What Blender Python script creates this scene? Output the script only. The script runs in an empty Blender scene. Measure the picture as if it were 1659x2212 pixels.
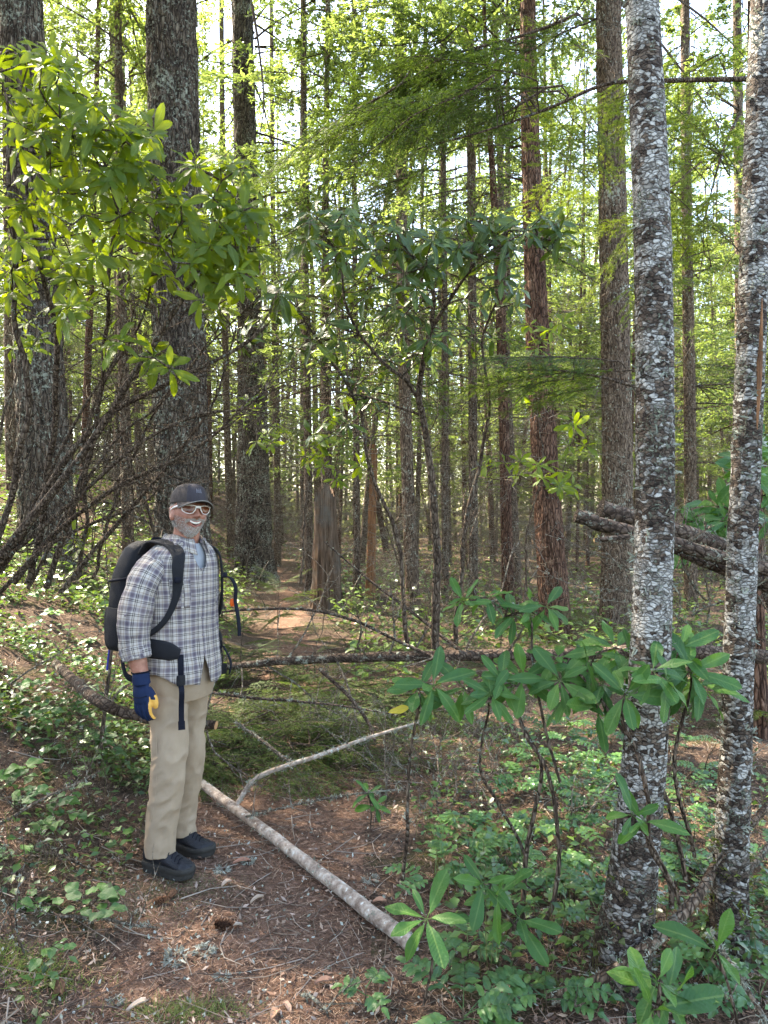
import bpy, math, random
import numpy as np
from mathutils import Vector, Matrix
R = math.radians
random.seed(7)
rng = np.random.default_rng(7)
SC = bpy.context.scene
COL = SC.collection

# ------------------------------------------------------------------ camera, sky, sun, exposure
CAMZ = 1.69
F = 769.0
cd = bpy.data.cameras.new('camera'); cam = bpy.data.objects.new('camera', cd); COL.objects.link(cam)
cam.location = (0, 0, CAMZ); cam.rotation_euler = (R(90), 0, 0)
cd.sensor_width = 36; cd.lens = 36 * F / 1024; cd.clip_start = .05; cd.clip_end = 600
SC.camera = cam
SUN_EL, SUN_AZ = 52, -58            # azimuth from +Y towards +X: the sun stands high on the left, a little ahead
W = bpy.data.worlds.new('World'); SC.world = W; W.use_nodes = True
wn = W.node_tree; bg = wn.nodes['Background']
sky = wn.nodes.new('ShaderNodeTexSky'); sky.sky_type = 'NISHITA'; sky.sun_disc = False
sky.sun_elevation = R(SUN_EL); sky.sun_rotation = R(SUN_AZ); sky.air_density = 1.0; sky.dust_density = 2.0
wn.links.new(sky.outputs[0], bg.inputs[0]); bg.inputs[1].default_value = .145
sd = bpy.data.lights.new('sun', 'SUN'); sun = bpy.data.objects.new('sun', sd); COL.objects.link(sun)
sd.energy = 3.6; sd.angle = R(.53); sd.color = (1, .95, .86)
sdir = Vector((math.sin(R(SUN_AZ)) * math.cos(R(SUN_EL)), math.cos(R(SUN_AZ)) * math.cos(R(SUN_EL)), math.sin(R(SUN_EL))))
sun.rotation_euler = sdir.to_track_quat('Z', 'Y').to_euler(); sun.location = (-10, 10, 40)
SC.view_settings.view_transform = 'Standard'; SC.view_settings.look = 'None'
SC.view_settings.exposure = 3.2; SC.view_settings.gamma = 1.0
SC.view_settings.use_white_balance = True; SC.view_settings.white_balance_temperature = 7400; SC.view_settings.white_balance_tint = 10
SC.render.engine = 'CYCLES'
cy = SC.cycles
cy.use_denoising = True
cy.max_bounces = 8; cy.diffuse_bounces = 4; cy.glossy_bounces = 2; cy.transmission_bounces = 6; cy.transparent_max_bounces = 8
cy.sample_clamp_indirect = 8; cy.caustics_reflective = False; cy.caustics_refractive = False

# ------------------------------------------------------------------ helpers
S22 = 1024 / 2212
def Q(x, y, D):
    """a place seen at (x, y) of the 1659 x 2212 photograph, D metres ahead"""
    return np.array(((x * S22 - 384) / F * D, D, CAMZ + (512 - y * S22) / F * D))
def U(units, D): return units * S22 / F * D          # photo units to metres at D

def _h(ix, iy, iz, s):
    n = (ix * 374761393 + iy * 668265263 + iz * 2147483647 + s * 974634777) & 0xffffffff
    n = ((n ^ (n >> 13)) * 1274126177) & 0xffffffff
    n = (n ^ (n >> 16)) & 0xffffffff
    return n / 4294967295.0
def vn(p, s=0):
    p = np.asarray(p, float); i = np.floor(p).astype(np.int64); f = p - i; f = f * f * (3 - 2 * f)
    x, y, z = i[..., 0], i[..., 1], i[..., 2]; fx, fy, fz = f[..., 0], f[..., 1], f[..., 2]
    def c(a, b, d): return _h(x + a, y + b, z + d, s)
    l = lambda a, b, t: a + (b - a) * t
    return l(l(l(c(0,0,0), c(1,0,0), fx), l(c(0,1,0), c(1,1,0), fx), fy), l(l(c(0,0,1), c(1,0,1), fx), l(c(0,1,1), c(1,1,1), fx), fy), fz)
def fbm(p, o=3, s=0):
    p = np.asarray(p, float); a, t, w = 0, 0, 1
    for k in range(o):
        a = a + w * vn(p * 2 ** k, s + k); t += w; w *= .5
    return a / t
def unit(v):
    v = np.asarray(v, float); return v / (np.linalg.norm(v, axis=-1, keepdims=True) + 1e-9)

class MB:
    """collects verts and faces and links them as ONE mesh object"""
    def __init__(s): s.v = []; s.f = []; s.m = []; s.c = []; s.uv = []; s.n = 0; s.hasc = False; s.hasuv = False
    def add(s, V, Fc, mi=0, col=None, uv=None):
        V = np.asarray(V, float).reshape(-1, 3); Fc = np.asarray(Fc, int)
        s.v.append(V); s.f.append(Fc + s.n); s.m.append(np.full(len(Fc), mi)); s.n += len(V)
        if col is None: col = np.full((len(V), 3), .5)
        else: s.hasc = True; col = np.broadcast_to(np.asarray(col, float), (len(V), 3))
        s.c.append(col)
        if uv is None: uv = np.zeros((len(V), 2))
        else: s.hasuv = True
        s.uv.append(np.asarray(uv, float))
        return s
    def mesh(s, name, mats, smooth=True, off=None):
        me = bpy.data.meshes.new(name)
        V = np.concatenate(s.v) if s.v else np.zeros((0, 3))
        if off is not None: V = V - np.asarray(off)
        me.vertices.add(len(V)); me.vertices.foreach_set('co', V.astype(np.float32).ravel())
        li = np.concatenate([f.ravel() for f in s.f]).astype(np.int32)
        tot = np.concatenate([np.full(len(f), f.shape[1]) for f in s.f]).astype(np.int32)
        st = np.concatenate([[0], np.cumsum(tot)[:-1]]).astype(np.int32)
        me.loops.add(len(li)); me.loops.foreach_set('vertex_index', li)
        me.polygons.add(len(tot)); me.polygons.foreach_set('loop_start', st)
        me.polygons.foreach_set('material_index', np.concatenate(s.m).astype(np.int32))
        me.polygons.foreach_set('use_smooth', np.full(len(tot), smooth))
        for m in (mats if isinstance(mats, (list, tuple)) else [mats]): me.materials.append(m)
        if s.hasc:
            a = me.color_attributes.new('Col', 'FLOAT_COLOR', 'POINT')
            a.data.foreach_set('color', np.c_[np.concatenate(s.c), np.ones(len(V))].astype(np.float32).ravel())
        if s.hasuv:
            u = me.uv_layers.new(name='UVMap')
            u.data.foreach_set('uv', np.concatenate(s.uv)[li].astype(np.float32).ravel())
        me.update(calc_edges=True); me.validate()
        return me
    def build(s, name, mats, parent=None, smooth=True, kind=None, label=None):
        off = origin(parent) if parent is not None else None
        o = bpy.data.objects.new(name, s.mesh(name, mats, smooth, off)); COL.objects.link(o)
        if parent is not None: o.parent = parent
        if kind: o['kind'] = kind
        if label: o['label'] = label
        return o
def origin(o):
    p = Vector((0, 0, 0))
    while o is not None: p = p + o.location; o = o.parent
    return np.array(p)
def tag(o, label=None, cat=None, group=None, kind=None):
    if label: o['label'] = label
    if cat: o['category'] = cat
    if group: o['group'] = group
    if kind: o['kind'] = kind
    return o
def empty(name, loc, label, cat, group=None, rz=0):
    o = bpy.data.objects.new(name, None); COL.objects.link(o); o.location = [float(c) for c in loc]; o.rotation_euler.z = rz
    o.empty_display_size = .1
    return tag(o, label, cat, group)
def inst(name, me, parent, M):
    o = bpy.data.objects.new(name, me); COL.objects.link(o); o.parent = parent; o.matrix_local = M
    return o

def frames(P):
    P = np.asarray(P, float); T = unit(np.gradient(P, axis=0))
    n = np.zeros_like(P); a = np.array([1., 0, 0]) if abs(T[0][0]) < .8 else np.array([0, 1., 0])
    n[0] = unit(a - T[0] * (a @ T[0]))
    for i in range(1, len(P)):
        q = n[i - 1] - T[i] * (n[i - 1] @ T[i]); n[i] = unit(q)
    return T, n, np.cross(T, n)
def tube(mb, P, r, k=6, mi=0, col=None, cap=True):
    """a round tube through P"""
    P = np.asarray(P, float); m = len(P); r = np.broadcast_to(np.asarray(r, float), (m,))
    T, n, b = frames(P); a = np.arange(k) / k * 2 * np.pi
    V = P[:, None] + r[:, None, None] * (np.cos(a)[None, :, None] * n[:, None] + np.sin(a)[None, :, None] * b[:, None])
    i = np.arange(m - 1)[:, None] * k; j = np.arange(k)[None]; j2 = (j + 1) % k
    Fq = np.stack([i + j, i + j2, i + k + j2, i + k + j], -1).reshape(-1, 4)
    V = V.reshape(-1, 3)
    if col is not None and np.ndim(col) == 2: col = np.repeat(col, k, 0)
    mb.add(V, Fq, mi, col)
    if cap:
        for e in (0, m - 1):
            ring = np.arange(k) + e * k
            cv = V[ring].mean(0, keepdims=True)
            ids = np.arange(k); t = np.stack([ids, (ids + 1) % k, np.full(k, k)], -1)
            mb.add(np.r_[V[ring], cv], t if e else t[:, ::-1], mi, None if col is None else (col[ring[0]] if np.ndim(col) == 2 else col))
    return mb
def spline(P, n):
    """Catmull-Rom through rows of P (any width)"""
    P = np.asarray(P, float); m = len(P)
    if m == 2: return P[0] + (P[1] - P[0]) * np.linspace(0, 1, n)[:, None]
    E = np.r_[[2 * P[0] - P[1]], P, [2 * P[-1] - P[-2]]]
    t = np.linspace(0, m - 1 - 1e-6, n); i = t.astype(int); f = (t - i)[:, None]
    a, b, c, d = E[i], E[i + 1], E[i + 2], E[i + 3]
    return .5 * (2 * b + (c - a) * f + (2 * a - 5 * b + 4 * c - d) * f ** 2 + (3 * b - a - 3 * c + d) * f ** 3)
def basis(y, up, pos, s=1.0):
    """matrix whose local Y runs along y and local Z leans to up"""
    y = unit(y); x = unit(np.cross(y, up)); z = np.cross(x, y)
    M = np.eye(4); M[:3, 0] = x * s; M[:3, 1] = y * s; M[:3, 2] = z * s; M[:3, 3] = pos
    return Matrix(M.tolist())
def ball(n):
    v = rng.normal(size=(n, 3)); return unit(v)

# ------------------------------------------------------------------ materials
class NT:
    def __init__(s, name):
        s.m = bpy.data.materials.new(name); s.m.use_nodes = True; s.t = s.m.node_tree; s.t.nodes.clear()
        s.out = s.n('ShaderNodeOutputMaterial')
    def n(s, t, **kw):
        x = s.t.nodes.new(t)
        for k, v in kw.items():
            if k in x.inputs:
                if hasattr(v, 'is_output'): s.t.links.new(v, x.inputs[k])
                else: x.inputs[k].default_value = v
            else: setattr(x, k, v)
        return x
    def l(s, a, b): s.t.links.new(a, b)
    def coord(s, kind='Object', scale=(1, 1, 1)):
        c = s.n('ShaderNodeTexCoord'); m = s.n('ShaderNodeMapping'); m.inputs['Scale'].default_value = scale
        s.l(c.outputs[kind], m.inputs['Vector']); return m.outputs[0]
    def pos(s, scale=(1, 1, 1)):
        c = s.n('ShaderNodeNewGeometry'); m = s.n('ShaderNodeMapping'); m.inputs['Scale'].default_value = scale
        s.l(c.outputs['Position'], m.inputs['Vector']); return m.outputs[0]
    def noise(s, v, scale, detail=4, rough=.55, dist=0):
        return s.n('ShaderNodeTexNoise', Vector=v, Scale=scale, Detail=detail, Roughness=rough, Distortion=dist).outputs[0]
    def vor(s, v, scale, feature='F1', out=0):
        x = s.n('ShaderNodeTexVoronoi', Vector=v, Scale=scale); x.feature = feature; return x.outputs[out]
    def ramp(s, f, stops, interp='LINEAR'):
        x = s.n('ShaderNodeValToRGB'); s.l(f, x.inputs[0]); e = x.color_ramp; e.interpolation = interp
        while len(e.elements) < len(stops): e.elements.new(.5)
        for k, (p, c) in enumerate(stops):
            e.elements[k].position = p
            if not hasattr(c, '__len__'): c = (c, c, c)
            e.elements[k].color = (*c[:3], 1)
        return x.outputs[0]
    def mix(s, f, a, b, mode='MIX'):
        x = s.n('ShaderNodeMix'); x.data_type = 'RGBA'; x.blend_type = mode
        for k, v in ((0, f), (6, a), (7, b)):
            if hasattr(v, 'is_output'): s.l(v, x.inputs[k])
            else: x.inputs[k].default_value = v if k == 0 else (*v[:3], 1)
        return x.outputs[2]
    def math(s, op, a, b=0.0, clamp=False):
        x = s.n('ShaderNodeMath', operation=op); x.use_clamp = clamp
        for k, v in ((0, a), (1, b)):
            if hasattr(v, 'is_output'): s.l(v, x.inputs[k])
            else: x.inputs[k].default_value = v
        return x.outputs[0]
    def bump(s, h, strength=.5, dist=.01, normal=None):
        x = s.n('ShaderNodeBump', Strength=strength, Distance=dist); s.l(h, x.inputs['Height'])
        if normal: s.l(normal, x.inputs['Normal'])
        return x.outputs[0]
    def pbr(s, col, rough=.7, normal=None, spec=.3, **kw):
        x = s.n('ShaderNodeBsdfPrincipled')
        for k, v in (('Base Color', col), ('Roughness', rough), ('Specular IOR Level', spec), *kw.items()):
            if hasattr(v, 'is_output'): s.l(v, x.inputs[k])
            elif k == 'Base Color': x.inputs[k].default_value = (*v[:3], 1)
            else: x.inputs[k].default_value = v
        if normal: s.l(normal, x.inputs['Normal'])
        return x.outputs[0]
    def done(s, sh): s.l(sh, s.out.inputs['Surface']); return s.m
    def attr(s): 
        a = s.n('ShaderNodeAttribute'); a.attribute_name = 'Col'; return a.outputs['Color']
    def rnd(s): return s.n('ShaderNodeObjectInfo').outputs['Random']

def m_leaf(name, stops, rough=.35, transl=.35, tcol=(.25, .4, .03), spec=.5, rib=True, under=None, attr=False):
    n = NT(name)
    if attr: base = n.attr()
    else: base = n.ramp(n.rnd(), stops)
    v = n.coord('Object')
    base = n.mix(n.math('MULTIPLY', n.noise(v, 9, 3), .5), base, n.mix(1, base, (.55, .6, .5), 'MULTIPLY'))
    nor = None
    if rib:
        sx = n.n('ShaderNodeSeparateXYZ'); n.l(v, sx.inputs[0])
        ax = n.math('ABSOLUTE', sx.outputs[0])
        r = n.ramp(ax, [(0, 1), (.012, .8), (.02, 0)])
        base = n.mix(n.math('MULTIPLY', r, .4), base, (.17, .25, .07))
        w = n.math('SINE', n.math('ADD', n.math('MULTIPLY', sx.outputs[1], 75), n.math('MULTIPLY', ax, -70)))
        nor = n.bump(n.math('ADD', n.math('MULTIPLY', w, .12), n.math('MULTIPLY', n.noise(v, 14, 2), 1.2)), .2, .02)
    if under:
        g = n.n('ShaderNodeNewGeometry'); base = n.mix(g.outputs['Backfacing'], base, under)
    p = n.pbr(base, rough, nor, spec)
    t = n.n('ShaderNodeBsdfTranslucent'); n.l(n.mix(.75, base, tcol), t.inputs['Color'])
    x = n.n('ShaderNodeMixShader'); x.inputs[0].default_value = transl; n.l(p, x.inputs[1]); n.l(t.outputs[0], x.inputs[2])
    return n.done(x.outputs[0])
def m_needle(name, c0, c1, tcol, transl=.4):
    n = NT(name)
    c = n.mix(n.attr(), c0, c1)
    c = n.mix(n.math('MULTIPLY', n.rnd(), .4), c, n.mix(1, c, (1.15, .95, .6), 'MULTIPLY'))
    p = n.pbr(c, .55, None, .3)
    t = n.n('ShaderNodeBsdfTranslucent', Color=(*tcol, 1))
    x = n.n('ShaderNodeMixShader'); x.inputs[0].default_value = transl; n.l(p, x.inputs[1]); n.l(t.outputs[0], x.inputs[2])
    return n.done(x.outputs[0])
def m_attr(name, rough=.85, transl=0, spec=.2):
    n = NT(name); c = n.attr(); p = n.pbr(c, rough, None, spec)
    if transl:
        t = n.n('ShaderNodeBsdfTranslucent'); n.l(c, t.inputs['Color'])
        x = n.n('ShaderNodeMixShader'); x.inputs[0].default_value = transl; n.l(p, x.inputs[1]); n.l(t.outputs[0], x.inputs[2]); p = x.outputs[0]
    return n.done(p)
def m_bark(name, dark, mid, light, sc=(14, 14, 3.5), lichen=.45, lichen_col=(.30, .32, .27), bump=1.0, moss=0):
    n = NT(name); v = n.coord('Object', sc)
    f = n.noise(v, 1.0, 6, .65, .6)
    c = n.ramp(f, [(.33, dark), (.5, mid), (.68, light)])
    cr = n.vor(v, 1.3, 'DISTANCE_TO_EDGE')
    c = n.mix(n.ramp(cr, [(0, 1), (.12, 0)]), c, dark)
    pz = n.coord('Object', (1, 1, 1))
    li = n.noise(pz, 24, 5, .7); patch = n.noise(pz, 2.3, 3)
    lf = n.ramp(n.math('ADD', li, n.math('MULTIPLY', patch, .5)), [(1.02 - lichen * .4, 0), (1.09 - lichen * .4, 1)])
    c = n.mix(lf, c, lichen_col)
    if moss:
        sx = n.n('ShaderNodeSeparateXYZ'); n.l(n.coord('Object'), sx.inputs[0])
        mf = n.ramp(n.math('ADD', n.math('MULTIPLY', sx.outputs[2], -.7), n.noise(pz, 5, 4)), [(.35, 0), (.62, moss)])
        c = n.mix(mf, c, (.07, .085, .015))
    h = n.math('ADD', n.math('MULTIPLY', f, 1.0), n.math('MULTIPLY', n.ramp(cr, [(0, 0), (.2, 1)]), .6))
    h = n.math('ADD', h, n.math('MULTIPLY', lf, .35))
    return n.done(n.pbr(c, .9, n.bump(h, bump, .03), .15))

M = {}
M['fir'] = m_bark('fir_bark', (.016, .011, .008), (.10, .073, .054), (.235, .19, .145), (18, 18, 4.5), .55, (.29, .29, .225))
M['slim'] = m_bark('slim_bark', (.028, .018, .012), (.155, .105, .072), (.31, .235, .17), (30, 30, 7), .45, (.36, .36, .28), .8)
M['red'] = m_bark('red_bark', (.024, .012, .008), (.135, .070, .045), (.26, .155, .105), (26, 26, 5), .3, (.28, .27, .22))
M['twig'] = m_bark('twig_bark', (.05, .033, .023), (.155, .108, .076), (.28, .22, .16), (40, 40, 12), .4)
M['grey_twig'] = m_bark('grey_twig_bark', (.10, .075, .055), (.23, .185, .14), (.36, .31, .25), (40, 40, 12), .5, (.36, .37, .30))
M['log'] = m_bark('log_bark', (.03, .02, .015), (.10, .07, .052), (.20, .15, .115), (24, 24, 24), .42, (.27, .28, .22), .6)
def birch():
    n = NT('birch_bark'); v = n.coord('Object', (1, 1, 1))
    nz = n.n('ShaderNodeTexNoise', Scale=22.0, Detail=4.0); n.l(v, nz.inputs['Vector'])
    sc = n.n('ShaderNodeVectorMath'); sc.operation = 'SCALE'; n.l(nz.outputs[1], sc.inputs[0]); sc.inputs['Scale'].default_value = .035
    ad = n.n('ShaderNodeVectorMath'); ad.operation = 'ADD'; n.l(v, ad.inputs[0]); n.l(sc.outputs[0], ad.inputs[1])
    mp = n.n('ShaderNodeMapping'); mp.inputs['Scale'].default_value = (48, 48, 80); n.l(ad.outputs[0], mp.inputs['Vector']); w = mp.outputs[0]
    cell = n.n('ShaderNodeSeparateColor'); n.l(n.vor(w, 1.0, 'F1', 1), cell.inputs[0]); edge = n.vor(w, 1.0, 'DISTANCE_TO_EDGE')
    big = n.noise(n.coord('Object', (7, 7, 10)), 1, 6, .6, .3); band = n.noise(n.coord('Object', (1.2, 1.2, 5.0)), 1, 3, .5); fine = n.noise(n.coord('Object', (12, 12, 120)), 1, 4, .6)
    q = n.math('ADD', n.math('ADD', n.math('MULTIPLY', big, .50), n.math('MULTIPLY', band, .36)), n.math('MULTIPLY', cell.outputs[0], .17))
    f = n.ramp(q, [(.505, 0), (.535, 1)])
    pale = n.ramp(n.math('ADD', n.math('MULTIPLY', cell.outputs[1], .45), n.math('MULTIPLY', n.noise(v, 70, 5, .7), .6)), [(.3, (.19, .17, .145)), (.5, (.33, .31, .275)), (.75, (.46, .44, .40))])
    dk = n.ramp(n.math('ADD', n.math('MULTIPLY', cell.outputs[2], .4), n.math('MULTIPLY', n.noise(v, 60, 5, .7), .65)), [(.3, (.018, .012, .009)), (.52, (.075, .052, .038)), (.78, (.18, .135, .10))])
    sx = n.n('ShaderNodeSeparateXYZ'); n.l(v, sx.inputs[0])
    low = n.ramp(n.math('ADD', n.math('MULTIPLY', sx.outputs[2], -.8), n.math('ADD', n.math('MULTIPLY', big, .7), n.math('MULTIPLY', cell.outputs[0], .3))), [(.02, 0), (.2, 1)])
    c = n.mix(f, pale, dk); c = n.mix(low, c, n.mix(n.ramp(q, [(.44, .55), (.47, 0)]), dk, pale))
    c = n.mix(n.ramp(fine, [(.60, 0), (.66, .6)]), c, (.06, .045, .035))
    c = n.mix(n.math('MULTIPLY', n.ramp(edge, [(0, 1), (.07, 0)]), .75), c, (.035, .025, .019))
    lf = n.ramp(n.math('ADD', n.noise(v, 80, 5, .7), n.math('MULTIPLY', n.noise(v, 9, 3), .6)), [(.90, 0), (.95, .9)]); c = n.mix(lf, c, (.22, .235, .17))
    h = n.math('ADD', n.math('MULTIPLY', f, -.8), n.math('MULTIPLY', n.ramp(edge, [(0, 0), (.15, 1)]), .6)); h = n.math('ADD', n.math('ADD', h, n.math('MULTIPLY', cell.outputs[1], .6)), n.math('MULTIPLY', lf, .5)); h = n.math('ADD', h, n.math('MULTIPLY', fine, .4))
    return n.done(n.pbr(c, .82, n.bump(h, 1.0, .012), .2))
M['birch'] = birch()
def pole():
    n = NT('pole_bark'); v = n.coord('Object', (9, 9, 9))
    c = n.ramp(n.noise(v, 2.5, 5, .65), [(.35, (.17, .12, .09)), (.55, (.38, .31, .25)), (.7, (.52, .47, .40))])
    c = n.mix(n.ramp(n.noise(v, 5, 4), [(.62, 0), (.68, .9)]), c, (.55, .57, .52))
    h = n.noise(v, 9, 5)
    c = n.mix(n.ramp(n.vor(n.coord('Object', (60, 60, 60)), 1), [(.1, .8), (.25, 0)]), c, (.2, .14, .11))
    return n.done(n.pbr(c, .8, n.bump(h, .6, .008), .2))
M['pole'] = pole()
def rawwood():
    n = NT('raw_wood'); v = n.coord('Object', (60, 60, 8))
    return n.done(n.pbr(n.ramp(n.noise(v, 1, 4), [(.3, (.32, .15, .06)), (.6, (.55, .33, .16)), (.8, (.68, .47, .28))]), .75, n.bump(n.noise(v, 2, 3), .8, .01)))
M['raw'] = rawwood()
def deadwood():
    n = NT('dead_wood'); v = n.coord('Object', (40, 40, 4))
    return n.done(n.pbr(n.ramp(n.noise(v, 1, 5, .7), [(.3, (.07, .032, .015)), (.55, (.25, .115, .05)), (.75, (.38, .22, .12))]), .85, n.bump(n.noise(v, 2, 4), 1, .02)))
M['deadwood'] = deadwood()
def stumpwood():
    n = NT('stump_wood'); v = n.coord('Object', (22, 22, 1.6))
    f = n.noise(v, 1, 6, .7)
    c = n.ramp(f, [(.3, (.018, .012, .008)), (.48, (.105, .068, .045)), (.7, (.23, .165, .12))])
    c = n.mix(n.ramp(n.noise(n.coord('Object', (3, 3, 3)), 1, 4), [(.5, 0), (.66, .8)]), c, (.13, .115, .095))
    return n.done(n.pbr(c, .9, n.bump(f, 1, .04), .1))
M['stump'] = stumpwood()
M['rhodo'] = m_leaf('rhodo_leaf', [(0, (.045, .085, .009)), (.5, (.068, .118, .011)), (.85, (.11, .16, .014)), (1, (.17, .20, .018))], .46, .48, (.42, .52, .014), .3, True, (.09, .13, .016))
M['rhodo_mid'] = m_leaf('rhodo_leaf_shaded', [(0, (.022, .050, .010)), (.6, (.036, .075, .013)), (1, (.07, .11, .016))], .4, .24, (.26, .36, .014), .4, True, (.055, .085, .016))  # shade put into the colour: darker copy of the rhododendron leaf
M['rhodo_fg'] = m_leaf('rhodo_leaf_fresh', [(0, (.030, .092, .026)), (.5, (.042, .120, .028)), (1, (.075, .17, .032))], .46, .28, (.16, .36, .02), .26, True, (.07, .14, .035))
M['yellow'] = m_leaf('yellow_leaf', [(0, (.5, .36, .03)), (1, (.55, .42, .05))], .5, .3, (.6, .42, .03), .3)
M['salal'] = m_leaf('salal_leaf', [(0, (.04, .105, .03)), (.5, (.06, .145, .038)), (1, (.10, .20, .045))], .48, .25, (.18, .36, .03), .45, True, (.1, .17, .07))
M['grape'] = m_leaf('grape_leaf', [(0, (.03, .085, .03)), (.5, (.05, .13, .04)), (1, (.10, .2, .05))], .35, .22, (.15, .3, .03), .5)
M['cover'] = m_leaf('cover_leaf', None, .33, .25, (.2, .33, .03), .5, False, None, True)
M['needle'] = m_needle('hemlock_needle_shaded', (.016, .036, .012), (.05, .088, .02), (.15, .23, .024), .32)  # needle green darkened, the limbs' shade put into the colour
M['needle_sun'] = m_needle('hemlock_needle_sunlit', (.03, .06, .016), (.10, .15, .028), (.34, .44, .04), .42)  # lit copy of the needles, sunlight put into the colour
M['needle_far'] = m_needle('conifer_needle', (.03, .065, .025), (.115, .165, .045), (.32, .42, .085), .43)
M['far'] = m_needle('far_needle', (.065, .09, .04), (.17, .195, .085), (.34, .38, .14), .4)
M['needle_cut'] = m_needle('bough_needle', (.035, .065, .018), (.10, .145, .035), (.16, .24, .03), .3)
M['endgrain'] = m_bark('weathered_end', (.05, .035, .025), (.13, .095, .07), (.22, .17, .13), (60, 60, 60), .2)
M['litter'] = m_attr('litter', .9)
M['lichen'] = m_attr('lichen', .9, .15)
# ------------------------------------------------------------------ terrain and path
def path_x(y): return -.30 - .06 * y - .003 * y * y
def path_hw(y): return np.clip(.66 - .035 * y, .2, .6)
def ground(x, y, rough=True):
    x = np.asarray(x, float); y = np.asarray(y, float)
    yy = np.clip(y, -4, 30)
    d = path_x(yy) - x - .52
    d = np.where(d > 0, d, 0)
    z = .5 * d * d / (d + .18)
    z = np.where(z > 2.6, 2.6 + (z - 2.6) * .35, z)
    e = x - path_x(yy) - 1.2
    z = z - .05 * np.clip(e, 0, 8)
    z = z + .35 * np.clip((y - 30) / 30, 0, 3) ** 1.5
    p = np.stack([x, y, np.zeros_like(x)], -1)
    off = np.clip(np.abs(x - path_x(yy)) - path_hw(yy), 0, 1)
    z = z + (fbm(p * 1.1 + 5, 3, 3) - .5) * (.05 + .22 * off)
    z = z + (fbm(p * 6, 2, 9) - .5) * (.02 + .05 * off)
    return z
def gpt(x, y, dz=0): return np.array((x, y, float(ground(x, y)) + dz))
# graded grid: fine near the camera
ys = np.concatenate([np.arange(-6, 1.5, .5), np.arange(1.5, 8, .05), np.arange(8, 20, .2), np.arange(20, 60, 1.0), np.arange(60, 161, 5.0)])
xs0 = np.concatenate([np.arange(-120, -30, 8.), np.arange(-30, -8, 1.), np.arange(-8, -4, .16), np.arange(-4, 4, .05), np.arange(4, 8, .16), np.arange(8, 30, 1.), np.arange(30, 121, 8.)])
GX, GY = np.meshgrid(xs0, ys); GZ = ground(GX, GY)
nx, ny = len(xs0), len(ys)
Vg = np.stack([GX, GY, GZ], -1).reshape(-1, 3)
ii, jj = np.meshgrid(np.arange(ny - 1), np.arange(nx - 1), indexing='ij')
Fg = np.stack([ii * nx + jj, ii * nx + jj + 1, (ii + 1) * nx + jj + 1, (ii + 1) * nx + jj], -1).reshape(-1, 4)
ctr = Vg[Fg].mean(1)
wob = (fbm(ctr * 2.3, 3, 21) - .5) * .45
onpath = (np.abs(ctr[:, 0] - path_x(np.clip(ctr[:, 1], -4, 30))) + wob < path_hw(ctr[:, 1])) & (ctr[:, 1] < 24) & (ctr[:, 1] > -3)
def soil(name, path):
    n = NT(name); v = n.pos()
    f = n.noise(v, 38, 6, .7); g = n.noise(v, 3.2, 4, .6)
    if path: st = [(.3, (.055, .031, .021)), (.48, (.165, .097, .066)), (.62, (.25, .158, .115)), (.78, (.38, .265, .205))]
    else: st = [(.3, (.03, .02, .014)), (.48, (.095, .062, .044)), (.62, (.165, .115, .082)), (.78, (.29, .22, .165))]
    c = n.ramp(f, st)
    c = n.mix(n.ramp(g, [(.35, .45), (.6, 0)]), c, (.04, .027, .02))
    if not path: c = n.mix(n.ramp(n.noise(v, 2.1, 5), [(.56, 0), (.66, .7)]), c, (.05, .06, .015))
    h = n.math('ADD', f, n.noise(v, 120, 3))
    return n.done(n.pbr(c, .95, n.bump(h, .9, .02), .1))
M['soil'] = soil('forest_soil', False); M['trail'] = soil('trail_soil', True)
def sub(name, mask, mat):
    Fm = Fg[mask]; used, inv = np.unique(Fm, return_inverse=True)
    o = MB().add(Vg[used], inv.reshape(-1, 4)).build(name, mat, kind='structure'); return o
tag(sub('forest_floor', ~onpath, M['soil']), 'brown forest floor of needles and soil with the bank on the left')
tag(sub('path', onpath, M['trail']), 'reddish brown needle covered trail passing the hiker')
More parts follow.
